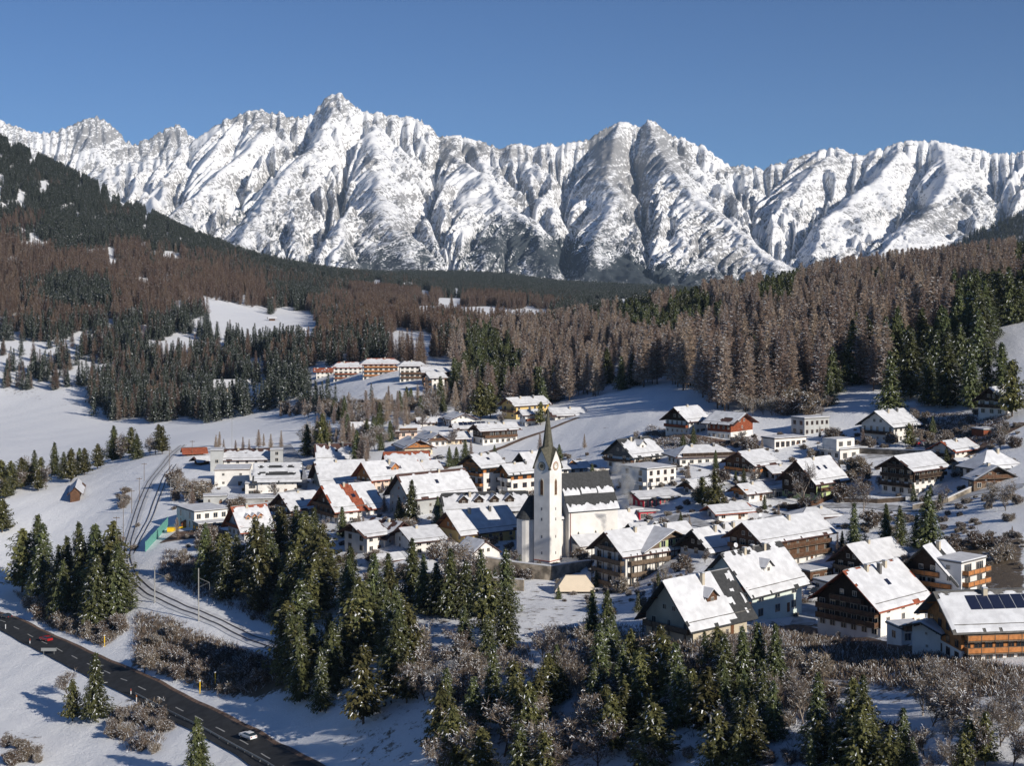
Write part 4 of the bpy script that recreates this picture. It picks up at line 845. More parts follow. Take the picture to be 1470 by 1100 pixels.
# --- hotel row and buildings in the forest on the left
GH = 'hotel blocks in the forest'
H_('low red-roofed hotel wing at the left end of the forest hotel row', 454, 545, 3, 24, 12, 6, a=8, roof='redtile', bare=lambda u, v: .6, group=GH, name='hotel', cat='hotel', chim=0)
H_('second hotel block of the forest row with long brown balconies', 479, 549, 4, 42, 22, 9, a=8, hip=3, bS=(1, 2), bal='redwood', group=GH, name='hotel', cat='hotel', roof='redtile', bare=topb(.6), wS=(6, 1.6, 1.8))
H_('largest white hotel block in the middle of the forest row', 521, 546, 4, 52, 24, 10, a=8, hip=3, bS=(1, 2, 3), bal='orange', group=GH, name='hotel', cat='hotel', roof='redtile', bare=topb(.6), wS=(7, 1.6, 1.8))
H_('dark-balconied hotel block right of the largest white one', 574, 549, 4, 36, 24, 9, a=8, hip=3, bS=(1, 2), bal='brown', group=GH, name='hotel', cat='hotel', roof='tile', bare=topb(.6), wS=(5, 1.6, 1.8))
H_('orange timber hotel block at the right end of the forest row', 609, 554, 6, 38, 20, 10, a=12, wall='orange', bS=(1,), bal='redwood', group=GH, name='hotel', cat='hotel', chim=0)
H_('white stepped hotel wing in front of the orange block', 620, 564, 10, 18, 22, 7, a=30, bG=(1, 2), bal='brown', group=GH, name='hotel', cat='hotel', chim=0)
H_('wide low hall with snowy roof among the dark pines left of the hotels', 310, 570, 8, 58, 14, 9, a=12, dep=22, wall='cream', name='hall', cat='building', group=None, chim=0, roof='greyroof')
H_('orange log cabin alone in the forest clearing on the left', 148, 523, 5, 18, 5, 4, a=15, wall='orange', name='log_cabin', cat='cabin', group=None, chim=0, roof='redtile', bare=topb(.5))
H_('tiny upper hay barn on the bright hillside clearing', 387, 461, 3, 8, 4, 3, a=15, wall='brown', name='hay_barn', cat='barn', group=None, chim=0, win=False, door=False)
H_('tiny lower hay barn on the bright hillside clearing', 428, 478, 3, 9, 4, 3, a=15, wall='brown', name='hay_barn', cat='barn', group=None, chim=0, win=False, door=False)
# upper storey of the white villa, cross gable of the balcony chalet
def child_block(root, u0, v0, z0, u1, v1, z1, m, nm):
    U, V, Hh, Rz = root['_dim']; q = MB(); q.box(u0 - U / 2, v0 - V / 2, z0, u1 - U / 2, v1 - V / 2, z1, m); q.box(u0 - U / 2 + .1, v0 - V / 2 + .1, z1 + .003, u1 - U / 2 - .1, v1 - V / 2 - .1, z1 + .2, 'snow'); return q.obj(nm, root)
U, V, Hh, _ = F3['_dim']; child_block(F3, U * .1, V * .3, Hh + .003, U * .75, V, Hh + 3.2, 'white', 'upper_storey')
for i in range(2): add_window(F3, (U * (.25 + .3 * i) - U / 2, V * .3 - V / 2 - .01, Hh + 1.7), (0, -1), 2, 1.7)
U, V, Hh, Rz = I1['_dim']; c0, c1 = U * .22, U * .98; cm = (c0 + c1) / 2; q = MB()
tz = Rz * .96
for sg, e in ((-1, c0 - 1.0), (1, c1 + .6)):
    B = [(e - U / 2, -V / 2 - 2.2, Hh - .35), (cm - U / 2, -V / 2 - 2.2, Hh + tz), (cm - U / 2, 0, Hh + tz), (e - U / 2, 0, Hh - .35)]
    q.prism(B, [(p[0], p[1], p[2] + .25) for p in B], 'greywood'); B2 = [(p[0], p[1], p[2] + .255) for p in B]; q.prism(B2, [(p[0], p[1], p[2] + .2) for p in B2], 'snow')
q.obj("cross_gable_roof", I1)
q = MB(); q.poly([(c0 - U / 2, -V / 2 - .3, Hh - .3), (c1 - U / 2, -V / 2 - .3, Hh - .3), (cm - U / 2, -V / 2 - .3, Hh + tz - .1)], 'greywood'); q.poly([(c0 - U / 2, -V / 2 - .3, Hh - .3), (cm - U / 2, -V / 2 - .3, Hh + tz - .1), (cm - U / 2, 0, Hh + tz - .1), (c0 - U / 2, 0, Hh - .3)], 'white'); q.obj("cross_gable", I1)
for i in range(3): add_window(I1, (cm - U / 2 + (i - 1) * 2.6, -V / 2 - .33, Hh + 1.2), (0, -1), 1.6, 1.8, 'frame', 'green')
for o in list(COL.objects):
    if '_dim' in o: del o['_dim']
# ---------------------------------------------------------------- church
def church():
    D = 400.0; s = F / D; x0 = (787 - CX) / s; zb = ZC - (812 - YH) / s
    root = link("church", None, None, (x0, D, zb), label='white church with tall pointed spire and two clock faces above the village', category='church')
    W = 5.7; h = W / 2; a = R(51); ca, sa = math.cos(a), math.sin(a)
    cy0 = h * math.sqrt(2)
    def TT(x, y, z):  # tower frame: x along the right face, centred on the tower
        return (ca * x - sa * y, sa * x + ca * y + cy0, z)
    zc, za, zt = 28.0, 33.0, 45.6
    tw = MB(); sq = [(-h, -h), (h, -h), (h, h), (-h, h)]
    for i in range(4):
        (xa, ya), (xb, yb) = sq[i], sq[(i + 1) % 4]; mx, my = (xa + xb) / 2, (ya + yb) / 2
        tw.poly([TT(xa, ya, -6), TT(xb, yb, -6), TT(xb, yb, zc), TT(mx, my, za), TT(xa, ya, zc)], 'white')
    t = tw.obj("tower", root)
    sp = MB(); r2 = 1.6; z2 = za + .8
    ring1 = []; ring2 = []
    for i in range(8):
        an = -math.pi * 3 / 4 + i * math.pi / 4
        if i % 2 == 0: x, y = math.copysign(h + .15, math.cos(an)), math.copysign(h + .15, math.sin(an)); ring1.append(TT(x, y, zc - .3))
        else: x, y = math.cos(an) * (h + .35), math.sin(an) * (h + .35); ring1.append(TT(x, y, za + .2))
        ring2.append(TT(r2 * math.cos(an), r2 * math.sin(an), z2))
    for i in range(8): sp.poly([ring1[i], ring1[(i + 1) % 8], ring2[(i + 1) % 8], ring2[i]], 'shingle'); sp.poly([ring2[i], ring2[(i + 1) % 8], TT(0, 0, zt)], 'shingle')
    so = sp.obj("spire", root)
    k = MB(); p = TT(0, 0, zt); k.cyl(p[0], p[1], zt - .3, zt + .25, .22, .22, 'yellowp'); k.box(p[0] - .05, p[1] - .05, zt + .2, p[0] + .05, p[1] + .05, zt + 1.9, 'metal'); k.box(p[0] - .45, p[1] - .045, zt + 1.2, p[0] + .45, p[1] + .045, zt + 1.3, 'metal'); k.obj("cross", so)
    # gable coping, clocks, belfry windows, slits, base ledge for the two front faces
    for N, tang in (((0, -1), (1, 0)), ((-1, 0), (0, -1)), ((1, 0), (0, 1)), ((0, 1), (-1, 0))):
        f = lambda q, d, z: TT(tang[0] * q + N[0] * (h + d), tang[1] * q + N[1] * (h + d), z)
        cp = MB()
        for sg in (-1, 1):
            B = [f(sg * (h + .35), -.3, zc - .7), f(sg * (h + .35), .32, zc - .7), f(0, .32, za + .15), f(0, -.3, za + .15)]; cp.prism(B, [(p[0], p[1], p[2] + .22) for p in B], 'shingle')
        cp.obj("gable_coping", root)
        ck = MB(); zk = zc + .25
        for r, d, m in ((1.28, .05, 'shingle' if N == (-1, 0) else 'copper'), (1.13, .08, 'beige'), (.62, .10, 'shingle' if N == (-1, 0) else 'white')):
            n = 24; ri = [f(r * math.cos(i * 6.2832 / n), d, zk + r * math.sin(i * 6.2832 / n)) for i in range(n)]; ro = [f(r * math.cos(i * 6.2832 / n), 0, zk + r * math.sin(i * 6.2832 / n)) for i in range(n)]; ck.prism(ro, ri, m)
        co = ck.obj("clock", root)
        hd = MB()
        for i in range(12):
            an = i * math.pi / 6; hd.poly([f(math.cos(an) * .88 - .06, .11, zk + math.sin(an) * .88 - .09), f(math.cos(an) * .88 + .06, .11, zk + math.sin(an) * .88 - .09), f(math.cos(an) * .88 + .06, .11, zk + math.sin(an) * .88 + .09), f(math.cos(an) * .88 - .06, .11, zk + math.sin(an) * .88 + .09)], 'dark')
        for an, L in ((1.9, .62), (.35, .92)):
            dx, dz = math.cos(an), math.sin(an); hd.poly([f(-dz * .05, .13, zk + dx * .05), f(dz * .05, .13, zk - dx * .05), f(dx * L + dz * .03, .13, zk + dz * L - dx * .03), f(dx * L - dz * .03, .13, zk + dz * L + dx * .03)], 'dark')
        hd.obj("clock_hands", co)
        def arch(w, z0, z1, d, m, mb):
            pts = [(-w, z0), (w, z0), (w, z1 - w * 1.5), (w * .7, z1 - w * .6), (0, z1), (-w * .7, z1 - w * .6), (-w, z1 - w * 1.5)]
            mb.prism([f(q, 0, z) for q, z in pts], [f(q, d, z) for q, z in pts], m)
        b = MB(); arch(.62, 19.8, 24.7, .06, 'beige', b); bo = b.obj("belfry_window", root); b = MB(); arch(.45, 20.0, 24.4, .09, 'brown', b); b.obj("louvre", bo)
        for z in (15.5, 12.5, 7.5, 2.8):
            b = MB(); b.prism([f(-.16, 0, z), f(.16, 0, z), f(.16, 0, z + .8), f(-.16, 0, z + .8)], [f(-.16, .04, z), f(.16, .04, z), f(.16, .04, z + .8), f(-.16, .04, z + .8)], 'slate'); b.obj("slit_window", root)
        b = MB(); b.prism([f(-h - .12, 0, .9), f(h + .12, 0, .9), f(h + .12, 0, 1.12), f(-h - .12, 0, 1.12)], [f(-h - .12, .12, .9), f(h + .12, .12, .9), f(h + .12, .12, 1.12), f(-h - .12, .12, 1.12)], 'copper'); b.obj("base_ledge", root)
    # nave: axis 26 degrees
    an = R(26); cn, sn = math.cos(an), math.sin(an)
    nx, ny = (818 - 787) / s, 7.5
    def NV(u, v, z): return (nx + cn * u - sn * v, ny + sn * u + cn * v, z)
    L, Wn, Hn, Rn = 16.5, 13, 14.6, 9.8
    nv = MB(); nv.poly([NV(0, 0, -6), NV(L, 0, -6), NV(L, 0, Hn), NV(0, 0, Hn)], 'white'); nv.poly([NV(0, Wn, -6), NV(L, Wn, -6), NV(L, Wn, Hn), NV(0, Wn, Hn)], 'white')
    for u in (0, L): nv.poly([NV(u, 0, -6), NV(u, Wn, -6), NV(u, Wn, Hn), NV(u, Wn / 2, Hn + Rn), NV(u, 0, Hn)], 'white')
    nv.obj("nave", root)
    def roof(u0, u1, W2, v0, H2, R2, name, snowbands):
        rf = MB(); k = R2 / (W2 / 2); ov = .5
        for sd in (0, 1):
            g = (lambda v: v0 + v) if sd == 0 else (lambda v: v0 + W2 - v)
            B = [NV(u0, g(-ov), H2 - ov * k), NV(u1, g(-ov), H2 - ov * k), NV(u1, g(W2 / 2), H2 + R2), NV(u0, g(W2 / 2), H2 + R2)]; rf.prism(B, [(p[0], p[1], p[2] + .25) for p in B], 'slate')
        rf.box(0, 0, 0, .001, .001, .001, 'slate'); ro = rf.obj(name, root)
        for (a0, a1, b0, b1) in snowbands:
            q = MB(); n = int((a1 - a0) / .45); m = q.mid('snow'); gg = random.Random(int(a0 * 9 + b0 * 100))
            th = [.27 + .22 for _ in range(n + 1)]; tops = [b1 + gg.uniform(-.05, .05) for _ in range(n + 1)]
            for i in range(n + 1):
                u = a0 + (a1 - a0) * i / n
                for fr_, hh in ((b0, .26), (b0 + .01, .55), ((b0 + tops[i]) / 2, .5), (tops[i], .262)):
                    v = -ov + (W2 / 2 + ov) * fr_; q.v.append(NV(u, v0 + v, H2 + v * k + hh))
            for i in range(n):
                for j in range(3): A = i * 4 + j; q.f.append((A, A + 4, A + 5, A + 1)); q.m.append(m)
            q.obj("roof_snow", ro)
    roof(-.4, L + .5, Wn, 0, Hn, Rn, "nave_roof", [(-.3, L + .4, .0, .17), (-.2, 5.2, .42, .58), (5.8, 11.0, .44, .58), (11.4, L + .3, .43, .57)])
    rd = MB(); rd.box(0, 0, 0, .001, .001, .001, 'copper')
    for u in (3.2, 9, 14.5):
        wi = MB(); w = .42; pts = [(-w, 2.5), (w, 2.5), (w, 7), (w * .6, 7.8), (0, 8.2), (-w * .6, 7.8), (-w, 7)]
        wi.prism([NV(u + q, 0, z) for q, z in pts], [NV(u + q, -.06, z) for q, z in pts], 'beige'); wo = wi.obj("arched_window", root)
        wi = MB(); wi.prism([NV(u + q * .78, 0, z * .98 + .1) for q, z in pts], [NV(u + q * .78, -.09, z * .98 + .1) for q, z in pts], 'glass'); wi.obj("pane", wo)
    dp = MB(); dp.rod(NV(.5, -.15, Hn - .5), NV(.5, -.15, 0), .09, 'copper'); dp.obj("downpipe", root)
    # choir between nave and apse, apse, sacristy
    chv = MB(); cw, v0, Hc, Rc = 8.5, 2.2, 12.3, 6.2
    for v in (v0, v0 + cw): chv.poly([NV(-9.5, v, -6), NV(0, v, -6), NV(0, v, Hc), NV(-9.5, v, Hc)], 'white')
    chv.poly([NV(-9.5, v0, -6), NV(-9.5, v0 + cw, -6), NV(-9.5, v0 + cw, Hc), NV(-9.5, v0 + cw / 2, Hc + Rc), NV(-9.5, v0, Hc)], 'white'); chv.obj("choir", root)
    roof(-9.7, -.42, cw, v0, Hc, Rc, "choir_roof", [(-9, -.6, .0, .2)])
    ap = MB(); c = NV(-9.8, v0 + 4.0, 0); ap.cyl(c[0], c[1], -6, Hc, 3.7, 3.7, 'white', 20); ap.obj("apse", root)
    ap = MB(); ap.cyl(c[0], c[1], Hc + .003, Hc + 6.2, 4.1, .3, 'slate', 20); ap.obj("apse_roof", root)
    sc = MB(); sc.box(1.0, -5.2, -6, 9.5, -.05, 4.8, 'white', NV); so2 = sc.obj("sacristy", root)
    sc = MB(); B = [NV(.6, -5.6, 4.5), NV(9.9, -5.6, 4.5), NV(9.9, -.1, 7.0), NV(.6, -.1, 7.0)]; sc.prism(B, [(p[0], p[1], p[2] + .2) for p in B], 'tile'); B = [(p[0], p[1], p[2] + .203) for p in B]; sc.prism(B, [(p[0], p[1], p[2] + .2) for p in B], 'snow'); sc.obj("sacristy_roof", so2)
    return root
church()
# churchyard chapel
house('chapel', 'small white churchyard chapel with arched window above the stone wall', 676, 828, 26, 42, 30, 17, gab='R', a=38, wall='white', roof='tile', wG=(1, 1.2, 2.4), wS=(1, .5, .8), st=1, chim=0, cat='chapel', og=.5, oe=.5)
house('lych_gate', 'little porch roof under the bare trees at the chapel', 655, 830, 8, 12, 14, 7, a=30, wall='white', win=False, chim=0, cat='porch', og=.9)

# ---------------------------------------------------------------- walls, draped strips
def W(px, py, D=None):
    p = hit(px, py)
    return p
def wall_line(name, label, pts, h, th=.5, m='stone', cap=True, cat='wall', down=2.5, D=None):
    """pts: photo pixels of the wall foot"""
    P = [W(*p) if len(p) == 2 else Vector(((p[0] - CX) / F * p[2], p[2], ZC - (p[1] - YH) * p[2] / F)) for p in pts]
    root = link(name, None, None, tuple(P[0]), label=label, category=cat); b = MB(); c = MB(); o = P[0]
    for A, B in zip(P[:-1], P[1:]):
        d = (B - A); d.z = 0; d.normalize(); n = Vector((d.y, -d.x, 0)) * th / 2; up = Vector((0, 0, 1)); A = A - o; B = B - o
        q = [A + n - up * down, B + n - up * down, B - n - up * down, A - n - up * down]; t = [A + n + up * h, B + n + up * h, B - n + up * h, A - n + up * h]
        b.prism(q, t, m)
        if cap: n2 = n * 1.3; q = [A + n2 + up * (h + .004), B + n2 + up * (h + .004), B - n2 + up * (h + .004), A - n2 + up * (h + .004)]; c.prism(q, [p + up * .22 for p in q], 'snow')
    b.obj("masonry" if m == 'stone' else "panel", root)
    if cap: c.obj("snow_cap", root)
    return root
wall_line('churchyard_wall', 'high rough stone terrace wall running below the church tower', [(698, 822, 392), (740, 830, 388), (791, 836, 384), (832, 829, 392), (858, 826, 400)], 4.4, .7, down=6)
wall_line('garden_wall', 'low pale retaining wall below the two big bare trees', [(580, 836), (640, 842), (700, 846), (752, 850)], 3.0, .5, m='stone')
wall_line('retaining_wall', 'grey stone retaining wall under the big white hillside house', [(1235, 652), (1290, 655), (1345, 658)], 1.8, .5)
wall_line('retaining_wall', 'dark retaining wall beside the drive under the black chalet', [(1310, 733), (1360, 722), (1400, 705)], 1.4, .5)
wall_line('fence', 'brown plank fence curving round the light green house', [(1130, 735), (1170, 728), (1200, 716)], 1.6, .12, m='brown', cap=False, cat='fence')
wall_line('fence', 'straight plank fence with snow on top right of the green house', [(1212, 722), (1260, 722), (1300, 720)], 1.3, .12, m='greywood', cat='fence')
nt = wall_line('safety_net', 'tall green netting fence between railway and kindergarten', [(209, 794), (226, 774), (241, 757)], 3.3, .12, m='net', cap=False, cat='fence')
for i, (px, py) in enumerate([(209, 794), (217, 784), (226, 774), (234, 765), (241, 757)]):
    p = hit(px, py); q = MB(); o = nt.location; q.cyl(p.x - o.x, p.y - o.y - .2, p.z - o.z - 1, p.z - o.z + 3.6, .1, .1, 'net'); q.obj("post", nt)
for i in range(3):
    p = hit(742 + i * 18 - 8, 835); q = MB()
B0 = Vector(((720 - CX) / F * 388, 388, ZC - (828 - YH) * 388 / F))
def strip(name, pts, width, m, lift, n=160, off=0, kind='structure', dash=None, parent=None, **pr):
    P = [hit(*p) for p in pts]; ts = np.linspace(0, len(P) - 1, n); xs = np.interp(ts, range(len(P)), [p.x for p in P]); ys = np.interp(ts, range(len(P)), [p.y for p in P])
    for _ in range(int(n / len(P) * 1.2)): xs[1:-1] = (xs[:-2] + 2 * xs[1:-1] + xs[2:]) / 4; ys[1:-1] = (ys[:-2] + 2 * ys[1:-1] + ys[2:]) / 4
    dx = np.gradient(xs); dy = np.gradient(ys); L = np.hypot(dx, dy); nx, ny = dy / L, -dx / L; w = width / 2
    zc = gz(xs, ys); V = []; K = 5
    zl, zr = gz(xs + nx * 5, ys + ny * 5), gz(xs - nx * 5, ys - ny * 5)
    for k in range(K):
        o = off + w * (2 * k / (K - 1) - 1); X = xs + nx * o; Y = ys + ny * o; V.append(np.stack([X, Y, gz(X, Y) + lift], 1))
    V = np.stack(V, 1).reshape(-1, 3); Fc = grid_faces(n, K)
    if dash:
        S = np.concatenate([[0], np.cumsum(L)])[:n]; keep = [(S[f[0] // K] % dash) < dash * .4 for f in Fc]; Fc = Fc[np.array(keep)]
    me = np_mesh(name, V, Fc, [M[m]]); o = link(name, me, parent, kind=kind if parent is None else None, **pr); return o, (xs, ys, zc, nx, ny)
M['asphalt'] = mat("asphalt", (.040, .042, .046), .8, .3, .5, .1); M['slush'] = mat('packed_slush', (.50, .52, .56), .8, .35, .4, .4, col2=(.30, .30, .31)); M['paint'] = mat("road_paint", (.40, .40, .39), .7, .2, 2); M['gravel'] = mat("brown_verge", (.20, .135, .105), .95, .5, 1.2, .5); M['rail'] = mat("rusty_rail", (.07, .055, .05), .6)
ROAD = [(-60, 872), (0, 895), (32, 910), (81, 936), (158, 973), (216, 1000), (305, 1046), (350, 1072), (397, 1100), (480, 1150)]
strip("verge", ROAD, 8.2, 'gravel', .30, n=240, off=-.5)
strip("road", ROAD, 7.3, 'asphalt', .42, n=240)
strip("road_marking", ROAD, .26, 'paint', .50, n=500, dash=12.0)
strip("path", [(600, 700), (640, 672), (700, 650), (760, 628), (830, 600)], 3.0, 'gravel', .18, n=60)
strip("street", [(400, 760), (415, 730), (428, 700), (420, 665), (405, 640)], 8, 'slush', .25, n=60)
for pts, wd in [([(830, 815), (860, 800), (900, 775), (960, 745), (1030, 760), (1100, 750)], 5), ([(1100, 750), (1130, 740), (1180, 728), (1260, 728), (1330, 735), (1400, 710), (1470, 700)], 4.5), ([(600, 800), (570, 765), (560, 740), (540, 715), (600, 700)], 5), ([(1150, 900), (1165, 870), (1175, 840), (1210, 830), (1215, 800), (1110, 745)], 5), ([(930, 715), (1000, 705), (1060, 700), (1130, 690), (1220, 660), (1330, 648), (1400, 640)], 4.5)]:
    strip('lane', pts, wd, 'slush', .2, n=70)
strip("path", [(1470, 610), (1440, 625), (1405, 645), (1380, 660)], 4.5, 'gravel', .2, n=60)
strip("path", [(930, 622), (1000, 632), (1060, 640)], 5, 'gravel', .2, n=40)
strip("yard", [(1130, 900), (1200, 915), (1280, 935)], 7, 'gravel', .15, n=40)
strip("yard", [(240, 775), (290, 768), (330, 772)], 9, 'gravel', .15, n=40)
RAIL = [(262, 640), (235, 668), (212, 700), (196, 740), (184, 780), (182, 805), (190, 830), (215, 853), (260, 875), (320, 900), (390, 927), (460, 950)]
rt = link("railway_track", None, None, (0, 0, 0), label='single snowed-in railway track curving round the left end of the village', category='railway')
strip('ballast', RAIL, 4.6, 'snow', .14, n=200)
for sg in (-1, 1): strip("rail", RAIL, .28, 'rail', .30, n=300, off=sg * .95, parent=rt)
SID = [(250, 668), (236, 690), (228, 712), (216, 745), (200, 775), (188, 800)]
rt = link("railway_track", None, None, (0, 0, 0), label='passing track inside the curve next to the green netting', category='railway')
for sg in (-1, 1): strip("rail", SID, .34, 'rail', .30, n=160, off=sg * .9, parent=rt)

# ---------------------------------------------------------------- masts, lamps, signs, guard rail
def mast(px, py, hpx, label, kind='rail', side=1, group='railway masts'):
    p = hit(px, py); s = F / p.y; h = hpx / s; root = link("railway_mast" if kind == 'rail' else "street_lamp", None, None, tuple(p), label=label, category='mast' if kind == 'rail' else 'lamp', group=group)
    q = MB(); q.cyl(0, 0, -1, h, .22 if kind == 'rail' else .12, .14 if kind == 'rail' else .08, 'concrete' if kind != 'wood' else 'greywood', 7); q.obj("pole", root)
    if kind == 'rail':
        q = MB(); q.rod((0, 0, h * .82), (side * 3.2, -.6, h * .74), .06, 'metal'); q.rod((0, 0, h * .64), (side * 3.2, -.6, h * .74), .05, 'metal'); q.rod((side * 3.2, -.6, h * .74), (side * 3.3, -.6, h * .60), .04, 'metal'); q.obj("bracket", root)
    elif kind == 'lamp': q = MB(); q.box(-.1, -.2, h, .9, .2, h + .18, 'metal'); q.obj("lamp_head", root)
    elif kind == 'wood': q = MB(); q.box(-1.1, -.1, h - .6, 1.1, .1, h - .4, 'greywood'); q.obj("crossarm", root)
    return root
for a in [(285, 895, 76, 'tallest railway mast, beside the brown scrub bank'), (222, 868, 52, 'railway mast at the inner end of the tight curve'), (184, 846, 46, 'railway mast where both tracks join'), (167, 815, 72, 'wooden pole with crossarm above the pine clump', 'wood'), (177, 780, 52, 'slender pole beside the curve with scrub at its foot', 'wood'),
          (189, 740, 34, 'pole on the snow bank right of the hay hut slope', 'wood'), (200, 722, 34, 'leaning-shadow pole beside the upper track', 'wood'), (207, 692, 26, 'pole at the top of the snow bank', 'wood'), (243, 682, 36, 'thick pole pair behind the railway bush', 'wood'),
          (245, 720, 28, 'lamp pole at the railway bush', 'lamp'), (418, 895, 36, 'railway mast rising out of the dark spruces'), (579, 945, 46, 'railway mast in the trees below the garden wall'), (737, 982, 38, 'railway mast between foreground pines'), (902, 1045, 50, 'railway mast in the foreground thicket'), (1020, 1100, 68, 'red and white banded railway mast at the bottom edge'),
          (333, 652, 50, 'tall thin mast with white head behind the half-timbered hall', 'lamp'), (378, 805, 28, 'thin pole below the blue-gabled house', 'lamp'), (276, 655, 22, 'power pole beside the brown barn', 'wood'), (425, 730, 12, 'street lamp in the shaded street', 'lamp')]:
    mast(*a[:4], kind=a[4] if len(a) > 4 else 'rail')
p0 = hit(200, 995)
def guard():
    pts = [(194, 1002), (240, 1026), (290, 1053), (340, 1079), (385, 1103), (410, 1118)]; P = [hit(*p) for p in pts]
    root = link("guard_rail", None, None, tuple(P[0]), label='steel guard rail along the lower edge of the road', category='guard rail'); o = P[0]; b = MB()
    for A, B in zip(P[:-1], P[1:]):
        d = (B - A).normalized(); n = Vector((d.y, -d.x, 0)) * .06; u = Vector((0, 0, 1)); A2, B2 = A - o, B - o
        q = [A2 + n + u * .75, B2 + n + u * .75, B2 - n + u * .75, A2 - n + u * .75]; b.prism(q, [x + u * .32 for x in q], 'metal')
    b.obj("beam", root)
    for A, B in zip(P[:-1], P[1:]):
        for k in range(4):
            c = A + (B - A) * (k / 4) - o; q = MB(); q.box(c.x - .09, c.y - .09, c.z - .5, c.x + .09, c.y + .09, c.z + .75, 'metal'); q.obj("post", root)
guard()
for px, py, c, lab in [(8, 908, 'snow', 'roadside marker post at the left edge'), (43, 928, 'copper', 'red-topped roadside marker post before the dark car'), (188, 1000, 'copper', 'roadside marker post beside the big roadside spruce'), (196, 1012, 'orange', 'orange post at the start of the guard rail')]:
    p = hit(px, py); root = link("marker_post", None, None, tuple(p), label=lab, category='post'); q = MB(); q.box(-.1, -.06, -.3, .1, .06, 1.2, 'snow'); q.obj("post", root); q = MB(); q.box(-.11, -.07, 1.2, .11, .07, 1.8, c); q.obj("cap", root)
for px, py, lab in [(309, 985, 'taller yellow pipeline marker in the snow'), (287, 998, 'shorter yellow pipeline marker in the snow'), (150, 928, 'pale yellow marker beside the road scrub')]:
    p = hit(px, py); q = MB(); q.cyl(0, 0, -.3, 3.0, .13, .13, 'yellowp'); q.box(-.2, -.2, 3.0, .2, .2, 3.3, 'snow'); q.obj("marker_post", None, loc=tuple(p), label=lab, category='post')
p = hit(70, 946); root = link("road_sign", None, None, tuple(p), label='horizontal road sign board seen from behind beside the road', category='sign')
q = MB(); q.box(-2.2, -.05, 1.6, 2.2, .05, 2.5, 'metal'); q.obj("board", root)
for x in (-1.5, 1.5): q = MB(); q.cyl(x, .12, -.4, 2.4, .06, .06, 'metal'); q.obj("post", root)

# ---------------------------------------------------------------- cars
def car_paint(name, c): M[name] = mat(name, c, .25, 0, spec=.6)
car_paint('carwhite', (.75, .76, .78)); car_paint('carred', (.35, .015, .02)); car_paint('cardark', (.02, .022, .03)); car_paint('carsilver', (.40, .41, .43)); M['tyre'] = mat("tyre", (.015, .015, .015), .9); M['lamp'] = mat("headlight", (.7, .7, .72), .1, spec=.9); M['tail'] = mat("tail_light", (.4, .02, .02), .2, spec=.9)
def car(px, py, yaw, paint, label, group=None, lift=.45):
    p = hit(px, py); root = link("parked_car" if group else "car", None, None, (p.x, p.y, p.z + lift - .05), label=label, category='car', group=group); root.rotation_euler = (0, 0, R(yaw))
    L, Wd = 4.4, 1.8; b = MB(); w = Wd / 2
    prof = [(-2.2, .35), (-2.2, .75), (-2.05, .95), (-1.0, 1.0), (1.9, .98), (2.15, .85), (2.2, .35)]
    b.prism([(x, -w, z) for x, z in prof], [(x, w, z) for x, z in prof], paint)
    b.prism([(-.95, -w + .06, 1.0), (1.95, -w + .06, .98), (1.95, w - .06, .98), (-.95, w - .06, 1.0)], [(-.25, -w + .2, 1.42), (1.35, -w + .2, 1.45), (1.35, w - .2, 1.45), (-.25, w - .2, 1.42)], 'glass'); bo = b.obj("body", root)
    b = MB(); b.box(-.22, -w + .2, 1.423, 1.33, w - .2, 1.50, paint); b.obj("roof", root)
    for x in (-1.35, 1.35):
        for sg in (-1, 1):
            t = MB(); y = sg * (w - .08); n = 12; A = [(x + .33 * math.cos(i * .5236), y - .11, .33 + .33 * math.sin(i * .5236)) for i in range(n)]; B = [(q[0], y + .11, q[2]) for q in A]; t.prism(A, B, 'tyre'); wo = t.obj("wheel", root)
            t = MB(); A = [(x + .19 * math.cos(i * .5236), y + sg * .112, .33 + .19 * math.sin(i * .5236)) for i in range(n)]; B = [(q[0], y + sg * .13, q[2]) for q in A]; t.prism(A, B, 'metal'); t.obj("rim", wo)
    for sg in (-1, 1):
        t = MB(); t.box(-2.23, sg * .6 - .2, .68, -2.19, sg * .6 + .2, .84, 'lamp'); t.obj("headlight", root); t = MB(); t.box(2.16, sg * .62 - .16, .68, 2.215, sg * .62 + .16, .86, 'tail'); t.obj("tail_light", root)
    b = MB(); b.box(-1.9, -w - .01, .5, 1.9, -w - .001, .56, 'tyre'); b.obj("trim", root)
car(356, 1067, -44, 'carwhite', 'white car driving on the dark road near the bottom', lift=.5)
car(66, 922, -38, 'carred', 'red car driving on the far stretch of the road', lift=.5)
car(9, 892, -38, 'cardark', 'black car with snow on its bonnet at the left edge of the road', lift=.5)
for i, (px, py, y, c, l) in enumerate([(1168, 846, 60, 'carwhite', 'white car parked right of the mint house'), (1170, 855, 62, 'cardark', 'dark car parked in front of the white one by the mint house'), (1166, 864, 58, 'carsilver', 'grey car parked nearest behind the mint house'), (1332, 641, 10, 'carsilver', 'silver car parked on the terrace right of the big white hillside house'), (1325, 640, 10, 'carred', 'red car half hidden on the same hillside terrace'), (856, 822, 20, 'cardark', 'dark car between churchyard wall and balcony chalet'), (630, 660, 20, 'cardark', 'dark car parked below the cream orange-gabled house'), (1216, 864, 40, 'cardark', 'black car in the shaded yard behind the large chalet')]):
    car(px, py, y, c, l, group='parked cars in the village', lift=.1)

